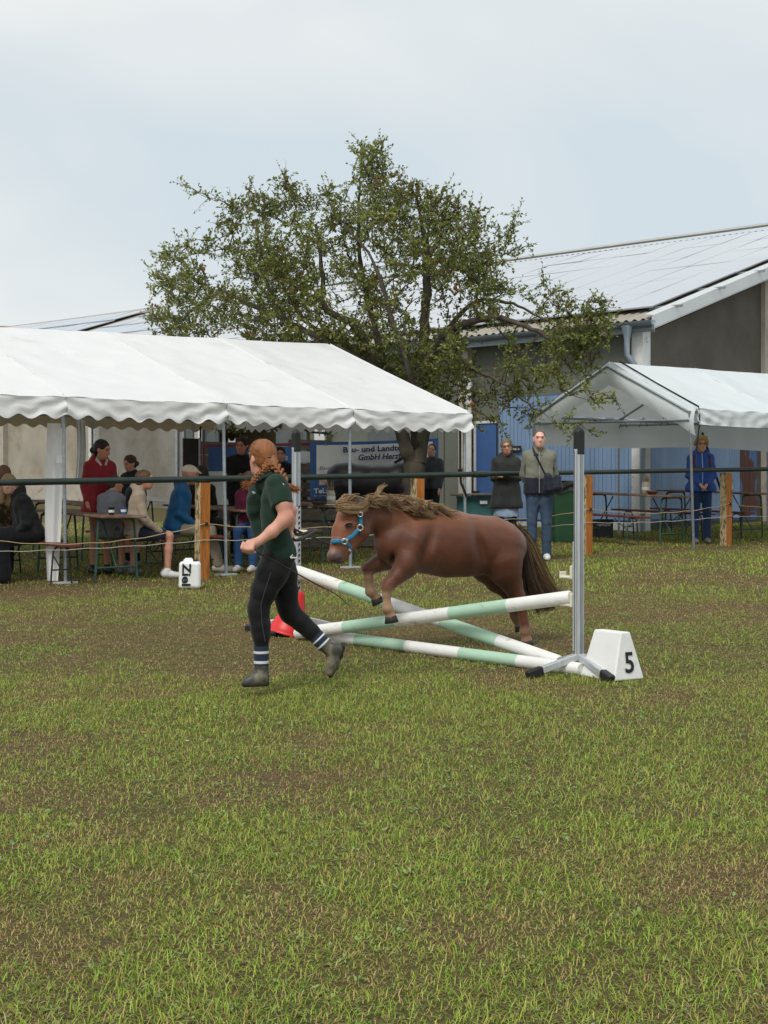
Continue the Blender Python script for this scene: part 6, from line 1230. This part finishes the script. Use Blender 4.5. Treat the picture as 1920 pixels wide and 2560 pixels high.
DD = np.minimum(1.75, .013 * ed + .22); dd = rg.uniform(-1, 1, len(xu)) * DD; dd = np.where(xu < 980, np.maximum(dd, -1.0) + .15, dd); dd = np.where(xu > 1380, -1.35 + dd * .25, dd)
tips = np.array([tr(a, b, c) for a, b, c in zip(xu, yv, dd)]); shoots = [(545, 505, 470, 470), (715, 470, 712, 445), (740, 520, 730, 470), (905, 430, 905, 362), (955, 420, 952, 362), (930, 450, 930, 400), (1090, 520, 1110, 478), (1140, 560, 1142, 505), (1260, 620, 1292, 535), (1250, 640, 1322, 618), (640, 530, 625, 482), (600, 560, 545, 565), (470, 660, 398, 640), (440, 720, 388, 690), (830, 520, 828, 470), (1030, 520, 1030, 465), (1440, 960, 1490, 1010), (1440, 1000, 1540, 1000), (1400, 1030, 1470, 1075), (1360, 1040, 1430, 1085), (600, 1085, 570, 1075), (600, 1085, 620, 1092), (810, 1080, 830, 1090), (1240, 1020, 1260, 1080), (1190, 1010, 1180, 1060)]
tips = np.concatenate([tips] + [np.array([tr(lerp(a, c, t), lerp(b, d, t), rg.normal(0, .12) - (1.45 if b > 900 and a > 1100 else 0)) for t in (.3, .65, 1.0)]) for (a, b, c, d) in shoots])
fork = tr(1035, 1140); order = np.argsort(np.linalg.norm(tips - fork, axis=1)); N_ = np.array(nodes); segs = []; wood = []
for i in order:
    p = tips[i]; dv_ = N_ - p; dist = np.linalg.norm(dv_, axis=1); cost = dist + .12 * np.linalg.norm(N_ - fork, axis=1); j = int(np.argmin(cost)); a = N_[j]; L = dist[j]
    mid = a * .5 + p * .5 + rg.normal(0, .06, 3) * min(1, L) + np.array((0, 0, .10 * L)); c1 = a * .75 + p * .25 + np.array((0, 0, .06 * L)) + rg.normal(0, .03, 3) * min(1, L)
    cv = [Vector(a), Vector(c1), Vector(mid), Vector(p)]; segs.append((cv, L)); N_ = np.concatenate([N_, [tuple(c1), tuple(mid), tuple(p)]])
Pp = np.array([[tuple(x) for x in bez(cv, 4)] for cv, L in segs]); rr_ = np.array([.006 + .010 * min(1.2, L) for cv, L in segs]); V, F = strands(Pp, rr_, .0025, 4)
np_build('branches', V, F, M['bark'], tree, kind='stuff')
# twigs and leaves round every tip and along the outer half of each branch
LB = []; LD = []; TW = []
for cv, L in segs:
    tip = np.array(cv[-1]); pd = np.array(cv[-1]) - np.array(cv[-2]); pd /= np.linalg.norm(pd) + 1e-9
    anchors = [(tip, 3), (np.array(cv[2]), 2)] if L > .3 else [(tip, 3)]
    for (a, nt) in anchors:
        for _ in range(nt):
            d = pd * .6 + rg.normal(0, .75, 3) + np.array((0, 0, .35)); d /= np.linalg.norm(d); tl_ = rg.uniform(.14, .36); TW.append([a, a + d * tl_ * .5 + rg.normal(0, .012, 3), a + d * tl_])
            nl = int(rg.integers(7, 14))
            for s_ in range(nl):
                t = (s_ + rg.random()) / nl; LB.append(a + d * tl_ * t + rg.normal(0, .008, 3)); ld = d * .45 + rg.normal(0, .7, 3) + np.array((0, 0, .12)); LD.append(ld / np.linalg.norm(ld))
for (a, b, c, d) in shoots[:16]:      # upright leafy shoots on the outline
    p0 = tr(a, b, rg.normal(0, .2)); p1 = tr(c, d - 6, rg.normal(0, .2)); TW.append([p0, (p0 + p1) / 2 + rg.normal(0, .02, 3), p1]); dn = (p1 - p0) / np.linalg.norm(p1 - p0)
    for s_ in range(26): LB.append(p0 + (p1 - p0) * (s_ / 25) + rg.normal(0, .01, 3)); ld = dn * .8 + rg.normal(0, .6, 3); LD.append(ld / np.linalg.norm(ld))
TW = np.array(TW); V, F = strands(TW, .0032, .0014, 3); np_build('twigs', V, F, M['bark'], tree, kind='stuff')
LB = np.array(LB); LD = np.array(LD); n = len(LB); ref = rg.normal(0, 1, (n, 3)) * .6 + np.array((0, 0, 1.0)); sd = np.cross(LD, ref); sd /= np.linalg.norm(sd, axis=1, keepdims=True); up_ = np.cross(sd, LD)
ll = rg.uniform(.042, .080, n)[:, None]; wd = ll * rg.uniform(.24, .34, n)[:, None]; fold = wd * rg.uniform(.1, .6, n)[:, None]; droop = -up_ * ll * rg.uniform(-.05, .25, n)[:, None]
Vl = np.stack([LB, LB + LD * ll * .45 + sd * wd + up_ * fold, LB + LD * ll + droop, LB + LD * ll * .45 - sd * wd + up_ * fold], 1).reshape(-1, 3)
i0 = np.arange(n)[:, None] * 4; Fl = np.concatenate([i0 + np.array([0, 2, 1]), i0 + np.array([0, 3, 2])])
g1 = np.array(srgb(142, 152, 76)); g2 = np.array(srgb(184, 188, 106)); g3 = np.array(srgb(104, 116, 62)); br = np.array(srgb(136, 98, 62)); t = rg.random(n)[:, None]; cl = fbm(LB[:, 0] * 1.3 + 5, LB[:, 2] * 1.3 + 9, 71, 3)[:, None]
Cl = g1 * (1 - t) + g3 * t; w = np.clip((cl - .42) * 2.2, 0, .85) * rg.random(n)[:, None]; Cl = Cl * (1 - w) + g2 * w; bm2 = (rg.random(n) < .07 + .12 * (cl[:, 0] < .42))[:, None]; Cl = np.where(bm2, br * (.6 + .6 * t), Cl)
np_build('crown', Vl, Fl, M['leaf'], tree, smooth=False, C=np.repeat(Cl, 4, axis=0), kind='stuff')
app = mat('ripe_apple', srgb(176, 74, 42), .35, .25, 18, stain=srgb(168, 138, 60), stain_scale=14, stain_cut=(.5, .65))
for (u, v, d) in ((1403, 960, -1.4), (508, 672, .1), (1138, 720, -.3), (1180, 1010, -.8)):
    p = Vector(tr(u, v, d)); q = MB(); q.lathe(p, [(.004, -.028), (.018, -.030), (.032, -.016), (.036, .004), (.030, .024), (.014, .030), (.004, .024)], 12); q.tube([p + UP * .024, p + UP * .05], .002, 4); q.build('apple', app, tree)

# ================================================================== grass and weeds (uncountable)
M['grass'] = mat('grass_blade', (0.1, 0.12, 0.03), 0.6, 0.08, 2, 0, 1, 0.3, attr='Col', trans=0.25)
rg = np.random.default_rng(77)
def scatter(y0, y1, dens, wid=.285):
    n = int(dens * wid * (y1 ** 2 - y0 ** 2)); y = np.sqrt(rg.uniform(y0 ** 2, y1 ** 2, n)); x = rg.uniform(-1, 1, n) * (wid * y + .35); return x, y
def blades(x, y, Lr, wr, segs):
    n = len(x); gr = greenness(x, y); L = rg.uniform(*Lr, n) * (.65 + .7 * np.clip((gr - .35) * 3, 0, 1)); a = rg.uniform(0, 2 * np.pi, n); tilt = rg.uniform(.35, 1.55, n); bend = rg.uniform(.1, .9, n)
    d = np.stack([np.cos(a), np.sin(a), np.zeros(n)], 1); s = np.stack([-np.sin(a), np.cos(a), np.zeros(n)], 1); w = rg.uniform(*wr, n)[:, None]; up = np.array((0, 0, 1.0))
    B = np.stack([x, y, SLOPE * y - .003], 1); m = B + (d * np.sin(tilt)[:, None] + up * np.cos(tilt)[:, None]) * (L * .55)[:, None]; t2 = tilt + bend; T_ = m + (d * np.sin(t2)[:, None] + up * np.cos(t2)[:, None]) * (L * .45)[:, None]
    T_[:, 2] = np.maximum(T_[:, 2], B[:, 2] + .006)
    if segs == 2:
        V = np.stack([B - s * w, B + s * w, m - s * w * .8, m + s * w * .8, T_], 1).reshape(-1, 3); i = np.arange(n)[:, None] * 5; F = np.concatenate([i + np.array([0, 1, 3]), i + np.array([0, 3, 2]), i + np.array([2, 3, 4])]); k = 5
    else:
        V = np.stack([B - s * w, B + s * w, (T_ + m) / 2], 1).reshape(-1, 3); i = np.arange(n)[:, None] * 3; F = i + np.array([0, 1, 2]); k = 3
    gA = np.array(srgb(124, 146, 52)); gB = np.array(srgb(160, 178, 82)); gC = np.array(srgb(92, 118, 46)); st = np.array(srgb(196, 174, 126)); bn = np.array(srgb(150, 116, 80)); gy = np.array(srgb(164, 164, 80))
    t = rg.random(n)[:, None]; u = rg.random(n)[:, None]; C = np.where(u < .4, gA * (1 - t) + gB * t, np.where(u < .75, gA * (1 - t) + gC * t, gy))
    dry = np.clip(.90 - (gr - .30) * 3.0, .16, .94); isd = rg.random(n) < dry; t3 = rg.random(n)[:, None]; C = np.where(isd[:, None], st * (1 - t3) + bn * t3, C)
    return V, F, C * np.array((1.22, 1.30, 1.04)), k
def grass_obj(name, x, y, Lr, wr, segs, label):
    V, F, C, k = blades(x, y, Lr, wr, segs); o = link(name, np_mesh(name, V, F, False), M['grass'], None, kind='stuff'); set_col(o.data, np.repeat(C, k, axis=0)); o['label'] = label; o['category'] = 'grass'
def thin(x, y, base=.62):
    f = fence_side(x, y); p = np.clip(.70 + (fbm(x * 1.7, y * 1.5, 91, 3) - .3) * 1.6, .60, 1); p = p * (1 - .72 * np.exp(-((f + .30) / .42) ** 2)); m = rg.random(len(x)) < p; return x[m], y[m]
x, y = thin(*scatter(3.2, 6.5, 12400)); x2, y2 = thin(*scatter(6.5, 10.5, 7800)); grass_obj('grass', np.r_[x, x2], np.r_[y, y2], (.016, .050), (.0009, .0020), 2, 'short mown grass of the near field')
x, y = thin(*scatter(10.5, 16, 3600)); grass_obj('grass', x, y, (.020, .056), (.0018, .0034), 1, 'short worn grass round the jump')
x, y = thin(*scatter(16, 30, 1300, .30)); grass_obj('grass', x, y, (.03, .08), (.003, .006), 1, 'rougher grass by the fence and tents')
# dead litter lying flat
x, y = scatter(3.2, 18, 1700); n = len(x); a = rg.uniform(0, 6.28, n); d = np.stack([np.cos(a), np.sin(a), rg.normal(0, .12, n)], 1); s = np.stack([-np.sin(a), np.cos(a), 0 * a], 1); L = rg.uniform(.015, .055, n)[:, None]; B = np.stack([x, y, SLOPE * y + rg.uniform(.004, .016, n)], 1); w = rg.uniform(.0008, .0018, n)[:, None] * np.clip(y / 6, 1, 2.6)[:, None]
V = np.stack([B - s * w, B + s * w, B + d * L], 1).reshape(-1, 3); F = np.arange(n)[:, None] * 3 + np.array([0, 1, 2]); t = rg.random(n)[:, None]; C = np.array(srgb(176, 156, 112)) * (1 - t) + np.array(srgb(140, 104, 70)) * t
o = link('straw_litter', np_mesh('straw_litter', V, F), M['grass'], None, kind='stuff', label='dry straw litter lying in the grass', category='litter'); set_col(o.data, np.repeat(C, 3, axis=0))
# broad-leaved weeds: rosettes of oval leaves
x, y = scatter(3.2, 17, 120); g_ = greenness(x, y); k_ = rg.random(len(x)) < np.clip((g_ - .34) * 3.0, .06, .95); x, y = x[k_], y[k_]; nr = len(x); nl = 7
a = rg.uniform(0, 6.28, (nr, nl)); L = rg.uniform(.010, .030, (nr, nl)) * rg.uniform(.6, 1.2, (nr, 1)); el_ = rg.uniform(.05, .65, (nr, nl)); cx = np.repeat(x[:, None], nl, 1) + rg.normal(0, .018, (nr, nl)); cy = np.repeat(y[:, None], nl, 1) + rg.normal(0, .018, (nr, nl))
B = np.stack([cx, cy, SLOPE * cy + rg.uniform(.002, .02, cx.shape)], -1).reshape(-1, 3); a = a.ravel(); L = L.ravel()[:, None]; e = el_.ravel(); d = np.stack([np.cos(a) * np.cos(e), np.sin(a) * np.cos(e), np.sin(e)], 1); s = np.stack([-np.sin(a), np.cos(a), 0 * a], 1); w = L * rg.uniform(.10, .24, (len(L), 1)); n = len(B)
V = np.stack([B, B + d * L * .35 + s * w, B + d * L * .75 + s * w * .8, B + d * L - np.array((0, 0, 1)) * L * .12, B + d * L * .75 - s * w * .8, B + d * L * .35 - s * w], 1).reshape(-1, 3); i = np.arange(n)[:, None] * 6; F = np.concatenate([i + np.array([0, 1, 2, 3]), i + np.array([0, 3, 4, 5])])
t = rg.random(n)[:, None]; C = np.array(srgb(130, 156, 78)) * (1 - t) + np.array(srgb(152, 172, 112)) * t; o = link('clover_and_plantain', np_mesh('clover_and_plantain', V, F), M['grass'], None, kind='stuff', label='low broad-leaved weeds in the grass', category='weeds'); set_col(o.data, np.repeat(C, 6, axis=0))
# one yellow and one white flower head, a dead leaf
for (u, v, c, lb) in ((359, 1852, srgb(220, 180, 20), 'single yellow flower in the grass'), (468, 1874, srgb(220, 220, 205), 'single white clover flower in the grass')):
    p = Gv(u, v); T = thing('flower', p, lb, 'flower'); q = MB(); q.tube([p, p + UP * .045], .0012, 5); q.build('stem', M['binGreen'], T); q = MB()
    for i in range(10): aa = i * .628; q._add([p + UP * .045, p + UP * .05 + Vector((math.cos(aa - .25) * .012, math.sin(aa - .25) * .012, 0)), p + UP * .05 + Vector((math.cos(aa + .25) * .012, math.sin(aa + .25) * .012, 0))], [(0, 1, 2)])
    q.build('petals', mat('petal', c, .6), T, kind='stuff')
